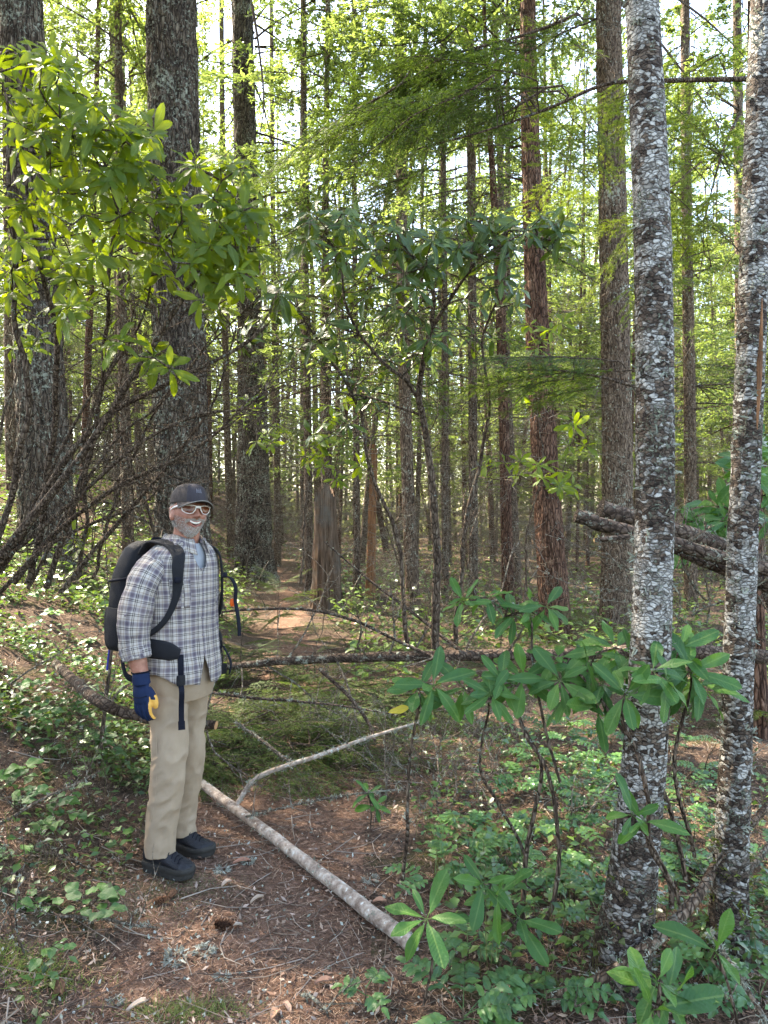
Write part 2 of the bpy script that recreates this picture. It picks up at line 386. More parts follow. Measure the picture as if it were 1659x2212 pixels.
# ------------------------------------------------------------------ conifers
def crown_mesh(name, z0, z1, rad, nb, nleaf, seed, ll=(.10, .2), lw=.05, mat='needle_far', sparse=.25, shape=.8):
    """drooping branches carrying thousands of small needle sprays"""
    g = np.random.default_rng(seed); mb = MB()
    t = np.sort(g.random(nb)) ; z = z0 + (z1 - z0) * t
    L = rad * np.clip((1 - t) ** shape, .08, 1) * g.uniform(.55, 1.1, nb)
    az = g.random(nb) * 2 * np.pi; up = .35 * t + g.uniform(-.18, .12, nb); droop = g.uniform(.05, .16, nb)
    dirs = np.stack([np.cos(az), np.sin(az), np.zeros(nb)], -1)
    for i in range(nb):
        s = np.linspace(0, 1, 7)
        P = dirs[i] * (s * L[i])[:, None]; P[:, 2] = z[i] + s * L[i] * up[i] - droop[i] * (s * L[i]) ** 2
        tube(mb, P, np.linspace(.012 + .006 * L[i], .003, 7), 3, 1, None, False)
        low = t[i] < sparse
        k = int(nleaf * L[i] / rad * (.35 + .65 * g.random()) * (.3 if low and g.random() < .6 else 1))
        if not k: continue
        u = g.uniform(.18, 1, k) ** .8
        base = dirs[i] * (u * L[i])[:, None]; base[:, 2] = z[i] + u * L[i] * up[i] - droop[i] * (u * L[i]) ** 2
        side = np.array([-dirs[i][1], dirs[i][0], 0.])
        # side twigs: leaves gather on them, so the branch reads as a flat ragged spray
        ntw = max(4, int(L[i] * 7)); tw = np.floor(u * ntw); sg = np.where((tw % 2) > 0, 1, -1)
        wdt = (1 - u * .75) * L[i] * .42 * g.random(k)
        base += side * (sg * wdt)[:, None] + dirs[i] * (wdt * .6)[:, None]
        base[:, 2] -= wdt ** 2 * .5 + g.random(k) * .05 + np.where(g.random(k) < .25, g.random(k) * .22, 0)
        d = dirs[i] * .6 + side * sg[:, None] * .7 + g.normal(size=(k, 3)) * .35; d[:, 2] -= .25; d = unit(d)
        w = unit(np.cross(d, g.normal(size=(k, 3)) * .5 + [0, 0, 1])) * (lw * g.uniform(.5, 1.1, k))[:, None]
        l = (g.uniform(*ll, k))[:, None]
        V = np.stack([base - w * .35, base + d * l * .5 - w, base + d * l, base + d * l * .45 + w], 1).reshape(-1, 3)
        c = np.repeat(g.random(k) * .7 + .3 * g.random(), 4)[:, None] * np.ones(3)
        mb.add(V, np.arange(4 * k).reshape(-1, 4), 0, c)
    return mb.mesh(name, [M[mat], M['twig']], False)
def twig_run(mb, p, d, L, r, depth, g, mi=0, bend=.35, k=3, kids=(2, 5)):
    """dead branch with ever finer side twigs"""
    n = 4 + int(L * 4); P = [np.array(p, float)]; d = unit(d)
    for i in range(n):
        d = unit(d + g.normal(size=3) * bend / n ** .5 * .8); P.append(P[-1] + d * L / n)
    P = np.array(P); tube(mb, P, np.linspace(r, r * .35, n + 1), k, mi, None, False)
    if depth:
        for j in range(g.integers(*kids)):
            i = g.integers(1, n); q = unit(P[i + 1] - P[i]); a = unit(np.cross(q, g.normal(size=3)))
            twig_run(mb, P[i], q * .7 + a * g.uniform(.5, 1), L * g.uniform(.25, .55), max(r * .5, .0013), depth - 1, g, mi, bend, 3, kids)
    return P
def deadtwig_mesh(name, z0, z1, n, r0, L, seed, mat='grey_twig', rr=.006):
    g = np.random.default_rng(seed); mb = MB()
    for i in range(n):
        z = g.uniform(z0, z1); a = g.random() * 6.283
        d = np.array([math.cos(a), math.sin(a), g.uniform(-.5, .25)])
        twig_run(mb, np.array([math.cos(a) * r0 * .7, math.sin(a) * r0 * .7, z]), d, L * g.uniform(.3, 1), rr * g.uniform(.6, 1.2), 1 if g.random() < .4 else 2, g, 0, .35, 3, (3, 6))
    return mb.mesh(name, M[mat], False)
def trunk_mb(pts, rad, k, step, amp, seed, fz=5., ft=7., flare=0.):
    """a bark-displaced trunk through pts; ridges run up it"""
    pts = np.asarray(pts, float); Ltot = np.linalg.norm(np.diff(pts, axis=0), axis=1).sum()
    n = max(4, int(Ltot / step)); A = spline(np.c_[pts, np.asarray(rad)[:, None]], n)
    P, r = A[:, :3], A[:, 3]; s = np.r_[0, np.cumsum(np.linalg.norm(np.diff(P, axis=0), axis=1))]
    r = r * (1 + flare * np.exp(-s / .35))
    T, nn, b = frames(P); a = np.arange(k) / k * 2 * np.pi
    q = np.stack([np.cos(a)[None] * ft + 0 * s[:, None], np.sin(a)[None] * ft + 0 * s[:, None], s[:, None] * fz + 0 * a[None]], -1)
    h = fbm(q, 3, seed); ridge = 1 - np.abs(fbm(q * np.array([1.6, 1.6, .6]) + 9, 2, seed + 5) * 2 - 1) * 2.2
    rr = r[:, None] * (1 + amp * (h - .5) * 1.6 + amp * .8 * (ridge - .4)) * (1 + flare * .5 * np.exp(-s / .3)[:, None] * np.cos(a * 4 + seed)[None])
    V = P[:, None] + rr[..., None] * (np.cos(a)[None, :, None] * nn[:, None] + np.sin(a)[None, :, None] * b[:, None])
    i = np.arange(n - 1)[:, None] * k; j = np.arange(k)[None]; j2 = (j + 1) % k
    Fq = np.stack([i + j, i + j2, i + k + j2, i + k + j], -1).reshape(-1, 4)
    return MB().add(V.reshape(-1, 3), Fq), P, r
def lichen_tufts(mb, P, r, n, g, size=.018, col=((.17, .19, .145), (.34, .36, .29)), zr=None):
    """branching scraps of lichen on a stem"""
    for _ in range(n):
        i = g.integers(0, len(P) - 1); t = unit(P[i + 1] - P[i]); a = unit(np.cross(t, g.normal(size=3)))
        p = P[i] + (P[i + 1] - P[i]) * g.random() + a * r[i] * .98
        m = g.integers(4, 10); c = np.array(col[0]) + (np.array(col[1]) - col[0]) * g.random()
        b = p + g.normal(size=(m, 3)) * size * .35; d = unit(a + g.normal(size=(m, 3)) * .8); w = unit(np.cross(d, g.normal(size=(m, 3)))) * size * .16
        l = size * g.uniform(.4, 1.3, m)[:, None]
        V = np.stack([b - w, b + w, b + d * l + w * .8, b + d * l * 1.2 - w * .5], 1).reshape(-1, 3)
        mb.add(V, np.arange(4 * m).reshape(-1, 4), 0, c * g.uniform(.8, 1.15))
    return mb

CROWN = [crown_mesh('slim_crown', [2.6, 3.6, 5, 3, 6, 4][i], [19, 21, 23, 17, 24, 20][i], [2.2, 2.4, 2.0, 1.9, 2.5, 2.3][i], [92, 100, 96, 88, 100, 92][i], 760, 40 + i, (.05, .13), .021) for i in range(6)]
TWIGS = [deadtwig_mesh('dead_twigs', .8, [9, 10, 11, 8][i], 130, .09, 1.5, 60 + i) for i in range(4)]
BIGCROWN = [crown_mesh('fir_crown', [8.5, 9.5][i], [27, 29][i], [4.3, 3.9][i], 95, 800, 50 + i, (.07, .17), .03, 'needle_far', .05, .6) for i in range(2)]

def tree(name, label, cat, pts22, D, w22, mat, group=None, k=28, step=.12, amp=.07, top=None, crown=None, twigs=None, seed=1, bottom=None, fz=5., ft=6., flare=.25, rot=0, tw_s=1):
    """pts22: places up the trunk from base to the top edge of the photo; w22 the widths there"""
    P = np.array([Q(x, y, D) for x, y in pts22]); r = np.array([U(w, D) / 2 for w in w22])
    g0 = ground(P[0][0], P[0][1]) - .12
    d0 = (P[0] - P[1]) / max(1e-6, (P[1][2] - P[0][2]))
    base = P[0] + d0 * (P[0][2] - g0) if P[0][2] > g0 + .02 else P[0] * [1, 1, 0] + [0, 0, g0]
    if P[0][2] > g0 + .3: P = np.r_[[base], P]; r = np.r_[r[0] * 1.02, r]
    else: P[0] = base
    if top:
        d1 = (P[-1] - P[-2]) / (P[-1][2] - P[-2][2]); e = P[-1] + d1 * (top - P[-1][2]); e[:2] = P[-1][:2] + (e[:2] - P[-1][:2]) * .4
        mid = (P[-1] + e) / 2
        P = np.r_[P, [mid, e]]; r = np.r_[r, r[-1] * .6, .02]
    o = empty(name, base + [0, 0, .12], label, cat, group)
    mb, PP, rr = trunk_mb(P, r, k, step, amp, seed, fz, ft, flare)
    mb.build('trunk', M[mat], o)
    if crown is not None:
        c = bpy.data.objects.new('crown', crown); COL.objects.link(c); c.parent = o; c.rotation_euler.z = rot
    if twigs is not None:
        c = bpy.data.objects.new('dead_branches', twigs); COL.objects.link(c); c.parent = o; c.rotation_euler.z = rot; c['kind'] = 'stuff'; c.scale = (tw_s, tw_s, 1)
    return o, PP, rr

tree('fir_tree', 'thick dark fir trunk at the far left behind the tangled rhododendron stems', 'tree', [(103, 1190), (96, 1000), (75, 600), (50, 100), (45, 0)], 9.3, [108, 102, 92, 86, 84], 'fir', None, 90, .05, .13, 27, BIGCROWN[0], None, 11, rot=2.0, flare=.3)
tree('fir_tree', 'massive dark grey fir trunk rising directly behind the man in the cap', 'tree', [(394, 1120), (392, 1000), (385, 600), (374, 200), (371, 0)], 10.5, [112, 110, 106, 102, 100], 'fir', None, 110, .05, .13, 30, BIGCROWN[1], None, 12, rot=.4, flare=.3)
tree('fir_tree', 'fir with rough bark lit orange along one edge, beyond the man towards the trail', 'tree', [(549, 1205), (545, 900), (537, 600), (523, 0)], 18.5, [78, 60, 50, 43], 'fir', None, 70, .08, .12, 29, BIGCROWN[0], None, 13, rot=4.2, flare=.35)
tree('fir_tree', 'reddish brown conifer with a peeling streak of bark and a slight lean', 'tree', [(1196, 1290), (1177, 1000), (1160, 700), (1145, 280), (1140, 0)], 11, [62, 55, 47, 38, 32], 'red', None, 64, .06, .10, 20, None, TWIGS[1], 14, flare=.2)
tree('fir_tree', 'broad conifer with pale broken slivers just left of the nearer birch', 'tree', [(1331, 1320), (1333, 1000), (1327, 600), (1318, 200), (1314, 0)], 12, [66, 62, 58, 54, 50], 'slim', None, 64, .06, .10, 24, BIGCROWN[1], TWIGS[2], 15, rot=1.3)
SLIM = [  # base x, pts, D, widths, mat, label
 ([(893, 1330), (876, 900), (868, 500), (862, 0)], 13, [31, 26, 23, 20], 'slim', 'slender lichen flecked conifer standing in line with the rhododendron fork', 0, 0),
 ([(1023, 1290), (1021, 800), (1018, 400), (1014, 0)], 14, [20, 19, 18, 16], 'slim', 'thin straight grey conifer right of the rhododendron fork', 1, 1),
 ([(1098, 1300), (1088, 900), (1078, 600), (1058, 280), (1045, 0)], 13, [26, 22, 20, 11, 8], 'red', 'brown sapling trunk leaning gently beside the reddish conifer', 3, None),
 ([(1492, 1260), (1490, 900), (1484, 500), (1480, 0)], 16, [27, 25, 22, 18], 'slim', 'pale slim conifer seen between the two birches', 2, 4),
 ([(668, 1260), (664, 900), (658, 450), (655, 0)], 16, [19, 17, 15, 12], 'slim', 'thin twiggy conifer just left of the broken stump', 1, 3),
 ([(706, 1100), (704, 800), (703, 480), (708, 0)], 15, [24, 22, 16, 9], 'slim', 'slim pale conifer rising behind the broken stump', 0, None),
 ([(771, 1305), (770, 1000), (766, 500), (764, 0)], 15, [16, 14, 11, 8], 'slim', 'very thin brown conifer a little right of the broken stump', 2, None),
 ([(962, 1270), (961, 800), (957, 250), (955, 0)], 16, [15, 14, 11, 9], 'slim', 'thin conifer right behind the rhododendron leaf clusters', 3, 2),
 ([(277, 1190), (270, 900), (262, 600), (255, 0)], 12, [26, 23, 20, 15], 'slim', 'narrow trunk between the two big firs behind the leaning stems', 0, None),
 ([(28, 1150), (22, 900), (18, 500), (12, 0)], 12.5, [24, 22, 20, 16], 'slim', 'narrow trunk at the left edge of the picture beside the thick fir', 1, None),
 ([(600, 1205), (596, 900), (590, 500), (586, 0)], 24, [15, 13, 11, 8], 'slim', 'far slim conifer just right of the orange lit fir', 2, 5),
 ([(498, 1140), (490, 900), (483, 500), (478, 0)], 22, [17, 15, 13, 10], 'slim', 'far slim conifer just left of the orange lit fir', 3, 4),
 ([(1602, 900), (1600, 600), (1595, 250), (1592, 0)], 18, [26, 24, 20, 17], 'slim', 'grey conifer half hidden behind the rightmost birch', 0, 1),
 ([(1640, 1665), (1637, 1480), (1632, 1200), (1626, 700)], 6.2, [44, 36, 32, 28], 'red', 'reddish trunk with flared base at the right edge below the logs', None, None),
]
for k, (p, D, w, m, lab, c, tw) in enumerate(SLIM):
    tree('conifer_tree', lab, 'tree', p, D, w, m, 'slender conifers around the clearing', 22, .09, .06, (20 + k % 5) if c is not None else 7, CROWN[(c + 1) % 6] if c is not None else None,
         TWIGS[k % 4] if D > 11 else None, 100 + k, rot=k * 1.7, tw_s=1.1)
tree('dead_tree', 'orange barkless dead trunk lit by the sun right of the broken stump', 'tree', [(800, 1305), (803, 1150), (807, 1020), (809, 960)], 15, [20, 18, 16, 11], 'deadwood', None, 20, .08, .1, None, None, None, 77)
# broken stump
st = empty('stump', gpt(*Q(706, 1315, 13.2)[:2]), 'tall broken weathered stump standing beside the trail', 'stump')
b0 = Q(706, 1335, 13.2); t0 = Q(702, 1055, 13.2)
mb, _, _ = trunk_mb([b0, b0 * .6 + t0 * .4, t0], [U(62, 13.2) / 2, U(52, 13.2) / 2, U(44, 13.2) / 2], 72, .05, .24, 31, .9, 7, .3)
V = mb.v[0]; topm = V[:, 2] > t0[2] - .35
V[topm, 2] += ((vn(V[topm] * [9, 9, 0], 5) - .62) * .42 + (V[topm, 0] - t0[0]) * .7) * ((V[topm, 2] - t0[2] + .35) / .35)
tc = V[-60:].mean(0) - [0, 0, .25]; mb.add(np.r_[V[-60:], [tc]], np.stack([np.arange(60), (np.arange(60) + 1) % 60, np.full(60, 60)], -1))
mb.build('trunk', M['stump'], st)
# the two birches
g = np.random.default_rng(5)
B1 = [(1332, 2185), (1342, 2080), (1366, 1900), (1395, 1600), (1409, 1300), (1415, 1000), (1409, 500), (1387, 0), (1380, -200)]
o1, P1, r1 = tree('birch_tree', 'nearer pale barked birch with dark scars and mossy logs behind it', 'tree', B1, 2.78, [124, 112, 99, 89, 82, 80, 77, 69, 64], 'birch', 'pale barked birches', 72, .012, .045, 9, None, None, 21, fz=16, ft=2.5, flare=.15)
B2 = [(1563, 2190), (1570, 2050), (1577, 1900), (1590, 1600), (1603, 1200), (1620, 800), (1635, 400), (1652, 0), (1660, -200)]
o2, P2, r2 = tree('birch_tree', 'thinner birch at the right edge with torn bark and a mossy foot', 'tree', B2, 2.95, [90, 80, 70, 63, 61, 59, 58, 56, 52], 'birch', 'pale barked birches', 64, .012, .06, 9, None, None, 22, fz=16, ft=2.5, flare=.2)
for o, P, r, n in ((o1, P1, r1, 200), (o2, P2, r2, 190)):
    lichen_tufts(MB(), P[P[:, 2] < 4], r[P[:, 2] < 4], n, g, .02).build('lichen', M['lichen'], o, False, 'stuff')
    h = MB(); lichen_tufts(h, P[P[:, 2] < .5], r[P[:, 2] < .5], 120 if o is o2 else 40, g, .02, ((.06, .08, .015), (.13, .15, .03))); h.build('moss', M['lichen'], o, False, 'stuff')
# torn bark sliver on the thin birch
i0 = np.argmin(np.abs(P2[:, 2] - 1.95)); i1 = np.argmin(np.abs(P2[:, 2] - 2.55))
sl = MB(); pp = P2[i0:i1:6] + np.array([.012, -.048, 0]); tube(sl, pp, np.sin(np.linspace(.1, 3.04, len(pp))) * .012, 8); sl.build('torn_wood', M['deadwood'], o2)

# forest beyond: about 190 slim trees, each its own thing
g = np.random.default_rng(17); placed = []
named = [Q(p[0][0], p[0][1], D)[:2] for p, D, *_ in SLIM] + [Q(a, 1200, d)[:2] for a, d in ((103, 9.3), (394, 10.5), (549, 18.5), (1196, 11), (1331, 12), (706, 13.2))]
TR = []
for i in range(4):
    pts = [(0, 0, -.3), (g.normal() * .04, g.normal() * .04, 5), (g.normal() * .08, g.normal() * .08, 11), (g.normal() * .1, g.normal() * .1, 21)]
    mb, _, _ = trunk_mb(pts, [.12, .10, .075, .015], 14, .25, .07, 80 + i, 5, 4, .2)
    TR.append([mb.mesh('slim_trunk', M[m]) for m in ('slim', 'red')])
tries = 0
while len(placed) < 235 and tries < 9000:
    tries += 1
    y = 16 + 46 * g.random() ** .7; x = g.uniform(-.62, .62) * y
    if abs(x - path_x(min(y, 30))) < 1.0 and y < 27: continue
    if any((x - a) ** 2 + (y - b) ** 2 < (.55 + .012 * y) ** 2 for a, b in placed) or any((x - a) ** 2 + (y - b) ** 2 < 1.0 for a, b in named): continue
    placed.append((x, y))
for k, (x, y) in enumerate(placed):
    s = g.uniform(.45, 1.0) * (1.0 if y < 30 else 1.3); tl = g.normal(size=2) * (.025 if g.random() < .9 else .12)
    o = empty('forest_tree', gpt(x, y), 'x', 'tree'); o.rotation_euler = (tl[0], tl[1], g.random() * 6.28)
    red = g.random() > .7; far = y > 34
    t = bpy.data.objects.new('trunk', TR[k % 4][1 if red else 0]); COL.objects.link(t); t.parent = o; t.scale = (s, s, g.uniform(.85, 1.15))
    topgap = abs(x / y + .08) < .2 and y > 20
    if g.random() < (.45 if topgap else .95):
        c = bpy.data.objects.new('crown', CROWN[g.integers(0, 6)]); COL.objects.link(c); c.parent = o; cs = g.uniform(.8, 1.2); c.scale = (cs, cs, g.uniform(.8, 1.1))
    lb = ('reddish stemmed' if red else 'grey stemmed') + ' slender conifer ' + ('deep in the distant wood beyond the clearing' if far else 'in the sunlit wood just beyond the clearing'); tag(o, lb, None, lb)
    d = bpy.data.objects.new('dead_branches', TWIGS[k % 4]); COL.objects.link(d); d.parent = o; d['kind'] = 'stuff'; d.scale = (1.25, 1.25, 1)
# the wood goes on unseen to the left; these conifers added to shade the trail
g = np.random.default_rng(23)
for k in range(17):
    for _ in range(60):
        y = g.uniform(-3, 10); x = -g.uniform(.62 * max(y, 3) + 1.8, 20)
        if all((x - a) ** 2 + (y - b) ** 2 > 3.2 for a, b in placed): break
    placed.append((x, y)); o = empty('forest_tree', gpt(x, y), 'tall unseen conifer on the upper bank, added beyond the left edge to shade the trail', 'tree', 'unseen conifers added on the upper bank for shade'); o.rotation_euler.z = g.random() * 6.28
    t = bpy.data.objects.new('trunk', TR[k % 4][0]); COL.objects.link(t); t.parent = o; s = g.uniform(1.2, 2.0); t.scale = (s, s, 1.25)
    c = bpy.data.objects.new('crown', BIGCROWN[k % 2]); COL.objects.link(c); c.parent = o; cs = g.uniform(.9, 1.15); c.scale = (cs, cs, g.uniform(.8, 1.0))
# far edge of the wood: one mass of foliage that closes the view
mb = MB()
for row, (yy, n) in enumerate(((46, 40000), (58, 70000), (70, 70000))):
    x = g.uniform(-.75, .75, n) * yy; z = g.random(n) ** 1.35 * 24; y = yy + g.normal(size=n) * 2.5
    keep = fbm(np.stack([x * .35, y * 0, z * .22], -1), 3, 33 + row) > .22 + .012 * z + (.16 if row == 0 else 0) + .20 * np.exp(-((x / yy + .06) / .12) ** 2) * np.clip((z - 9) / 8, 0, 1)
    b = np.stack([x, y, z + ground(x, y)], -1)[keep]; k = len(b)
    d = unit(g.normal(size=(k, 3)) * [1, 1, .5] + [0, 0, -.4]); w = unit(np.cross(d, g.normal(size=(k, 3)))) * .10; l = g.uniform(.25, .55, k)[:, None]
    mb.add(np.stack([b, b + d * l * .5 + w, b + d * l, b + d * l * .5 - w], 1).reshape(-1, 3), np.arange(4 * k).reshape(-1, 4), 0, np.repeat(g.random(k), 4)[:, None] * np.ones(3))
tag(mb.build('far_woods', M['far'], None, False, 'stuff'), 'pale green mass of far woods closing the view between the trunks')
# ------------------------------------------------------------------ fallen stems and branches
def stem(name, label, cat, P, r, mat, group=None, k=12, lich=0, cut='raw', seed=0, amp=.05, twigs=0, ts=.4, lsize=.016, barkpart='bark'):
    P = spline(np.asarray(P, float), max(8, len(P) * 8)); n = len(P); r = np.interp(np.linspace(0, 1, n), np.linspace(0, 1, len(r)), r)
    g = np.random.default_rng(200 + seed)
    P = P + (fbm(np.stack([np.arange(n) * .35, np.full(n, seed * 3.1), np.zeros(n)], -1), 2, seed)[:, None] - .5) * r[:, None] * [.3, .1, .3]
    o = empty(name, P[0], label, cat, group)
    mb, PP, rr = trunk_mb(P, r, k, max(.02, float(r.mean()) * .8), amp * .45, 300 + seed, 5, 1.6)
    ends = mb.v[0]
    b = mb.build(barkpart, M[mat], o)
    for ring, cc, sgn in ((ends[:k], PP[0], -1), (ends[-k:], PP[-1], 1)):
        t = (PP[1] - PP[0]) if sgn < 0 else (PP[-1] - PP[-2]); t = unit(t) * sgn
        ids = np.arange(k); tri = np.stack([ids, (ids + 1) % k, np.full(k, k)], -1)
        V = np.r_[ring * .985 + cc * .015 + t * .002, [cc + t * .006]]
        if cut: MB().add(V, tri if sgn > 0 else tri[:, ::-1]).build('cut_end', M[cut if isinstance(cut, str) else 'endgrain'], o)
    if twigs:
        tb = MB()
        for _ in range(twigs):
            i = g.integers(2, len(PP) - 1); q = unit(PP[i] - PP[i - 1]); a = unit(np.cross(q, g.normal(size=3)) + [0, 0, .25])
            twig_run(tb, PP[i], a + q * g.uniform(-.2, .8), ts * g.uniform(.4, 1.1), max(.0035, rr[i] * .28), 2 if g.random() < .5 else 1, g, 0, .4, 4)
        tb.build('side_twigs', M['grey_twig'], o, False, 'stuff')
    if lich: lichen_tufts(MB(), PP, rr, lich, g, lsize * .7).build('lichen', M['lichen'], o, False, 'stuff')
    return o, PP, rr
def gq(x, y, dz=0.0):
    """ground place under photo point (x, y)"""
    D = np.arange(1.8, 30, .01); P = np.stack([(x * S22 - 384) / F * D, D, CAMZ + (512 - y * S22) / F * D], -1)
    hit = np.where(P[:, 2] <= ground(P[:, 0], P[:, 1]))[0]; p = P[hit[0]] if len(hit) else P[-1]
    return p + [0, 0, dz]
pole_a = gq(437, 1730, .10); pole_b = gq(868, 2040, .035)
o, PP, rr = stem('fallen_pole', 'pale speckled birch pole lying across the trail with a splintered orange end', 'log', [pole_a, pole_a * .66 + pole_b * .34 + [.01, 0, -.005], pole_a * .33 + pole_b * .67, pole_b, pole_b + (pole_b - pole_a) * .02 - [0, 0, .012]], [.026, .027, .029, .032, .033], 'pole', None, 20, 60, True, 1, .06)
sp = MB(); d = unit(pole_a - pole_b)
for i in range(7):
    b = pole_a + ball(1)[0] * .015; tube(sp, [b - d * .03, b + d * random.uniform(.02, .05), b + d * random.uniform(.05, .085) + ball(1)[0] * .006], [.012, .008, .001], 5)
sp.build('splintered_end', M['raw'], o)
j = PP[int(len(PP) * .17)]
stem('fallen_branch', 'curved lichen spotted branch rising from the fallen pole towards the rhododendron', 'branch', [j + [.0, .02, .02], Q(560, 1678, 4.2), Q(690, 1632, 4.15), Q(800, 1592, 4.15), Q(905, 1560, 4.2)], [.013, .014, .012, .009, .006], 'pole', 'dead fallen branches', 10, 110, False, 2, .06, 5, .35)
stem('fallen_log', 'thin dark fallen trunk lying level above the ground behind the leafy cluster', 'log', [Q(480, 1442, 5.6), Q(610, 1428, 5.5), Q(800, 1420, 5.4), Q(1000, 1415, 5.3), Q(1250, 1413, 5.2), Q(1420, 1405, 5.1), Q(1660, 1420, 5.2)], [.022, .03, .035, .038, .042, .046, .05], 'log', None, 16, 40, True, 3, .08, 12, .9)
stem('fallen_log', 'upper bare log jutting behind the nearer birch, thickest of the pile', 'log', [Q(1296, 1100, 3.42), Q(1400, 1128, 3.45), Q(1520, 1168, 3.5), Q(1659, 1222, 3.6), Q(1800, 1290, 3.7)], [.040, .040, .039, .038, .037], 'log', 'lichen covered logs stacked behind the birches', 20, 26, True, 4, .05, 3, .3)
stem('fallen_log', 'lichen crusted log with broken tip, lowest and longest towards the left of the pile', 'log', [Q(1246, 1112, 3.28), Q(1330, 1142, 3.28), Q(1450, 1172, 3.3), Q(1600, 1215, 3.35), Q(1780, 1262, 3.4)], [.030, .031, .030, .030, .031], 'log', 'lichen covered logs stacked behind the birches', 18, 90, 'endgrain', 5, .06, 3, .3, .010)
stem('fallen_log', 'short dark log end between the two birches under the lichen crusted log', 'log', [Q(1450, 1178, 3.55), Q(1540, 1215, 3.5), Q(1659, 1262, 3.45), Q(1780, 1305, 3.4)], [.036, .037, .038, .038], 'log', 'lichen covered logs stacked behind the birches', 16, 30, 'endgrain', 6, .06, 2, .3, .009)
stem('broken_branch', 'stub with a fresh orange break poking out below the lichen crusted log', 'branch', [Q(1285, 1167, 3.2), Q(1310, 1164, 3.2), Q(1360, 1160, 3.22), Q(1420, 1165, 3.24)], [.010, .011, .011, .010], 'log', None, 8, 14, 'raw', 7)
stem('fallen_branch', 'brown branch with an orange sawn end passing behind the man at knee height', 'branch', [gq(120, 1480, .15), Q(205, 1507, 4.05), Q(262, 1537, 3.98), Q(340, 1555, 3.93), Q(420, 1563, 3.9), Q(466, 1567, 3.88)], [.03, .031, .029, .026, .024, .022], 'log', 'dead fallen branches', 12, 20, 'raw', 8, .06, 4, .4)
stem('fallen_branch', 'grey forked stick leaning down from the green bough towards the pole branch', 'branch', [Q(508, 1560, 4.75), Q(560, 1595, 4.6), Q(610, 1635, 4.5), Q(640, 1650, 4.45)], [.008, .010, .011, .010], 'grey_twig', 'dead fallen branches', 7, 40, False, 9, .05, 5, .4)
stem('fallen_branch', 'long arched grey branch springing over the bough in front of the stump', 'branch', [Q(430, 1330, 5.4), Q(520, 1318, 5.4), Q(650, 1316, 5.4), Q(760, 1338, 5.35), Q(850, 1380, 5.3), Q(960, 1430, 5.2)], [.006, .009, .010, .011, .012, .012], 'log', 'dead fallen branches', 7, 40, False, 10, .05, 7, .6)
stem('fallen_branch', 'dark straight branch slanting down right across the view of the stump', 'branch', [Q(700, 1170, 5.8), Q(800, 1255, 5.7), Q(900, 1330, 5.5), Q(1010, 1420, 5.3)], [.006, .009, .011, .013], 'log', 'dead fallen branches', 7, 20, False, 11, .05, 7, .5)
stem('fallen_branch', 'thin brown branch crossing low over the bough towards the yellow leaf', 'branch', [Q(410, 1488, 4.6), Q(520, 1505, 4.5), Q(640, 1515, 4.4), Q(740, 1525, 4.4), Q(860, 1545, 4.3)], [.010, .009, .008, .006, .004], 'log', 'dead fallen branches', 7, 70, False, 12, .05, 6, .4)
stem('fallen_branch', 'bent dark limb hanging from the level trunk in front of the leafy cluster', 'branch', [Q(690, 1445, 5.2), Q(750, 1500, 5.0), Q(795, 1560, 4.9), Q(810, 1600, 4.8)], [.014, .013, .011, .009], 'log', 'dead fallen branches', 7, 20, False, 13, .05, 5, .4)
stem('fallen_branch', 'slim white lichened twig lying right of the fallen pole', 'branch', [Q(530, 1765, 3.95), Q(640, 1738, 3.9), Q(760, 1716, 3.9), Q(870, 1705, 3.95)], [.006, .0055, .005, .004], 'grey_twig', 'dead fallen branches', 6, 60, False, 14, .05, 4, .25)
stem('fallen_branch', 'mossy root like limb crossing in front of the nearer birch foot', 'branch', [gq(1190, 2180, .03), Q(1290, 2118, 2.62), Q(1400, 2045, 2.66), Q(1500, 1945, 2.8), Q(1560, 1850, 3.0), Q(1659, 1740, 3.2)], [.02, .022, .022, .02, .018, .016], 'slim', 'dead fallen branches', 10, 110, False, 15, .06, 4, .3)
stem('fallen_branch', 'grey slanting pole behind the thin birch at the right edge', 'branch', [Q(1520, 2000, 3.4), Q(1600, 1900, 3.5), Q(1659, 1830, 3.6), Q(1750, 1720, 3.7)], [.015, .016, .016, .016], 'grey_twig', 'dead fallen branches', 9, 50, False, 16, .06, 3, .3)
stem('fallen_branch', 'grey twig in the bottom right corner in front of the thin birch foot', 'branch', [Q(1530, 2010, 2.45), Q(1585, 2090, 2.35), Q(1640, 2180, 2.25), Q(1690, 2260, 2.2)], [.006, .007, .008, .008], 'grey_twig', 'dead fallen branches', 7, 50, False, 17, .05, 5, .2)
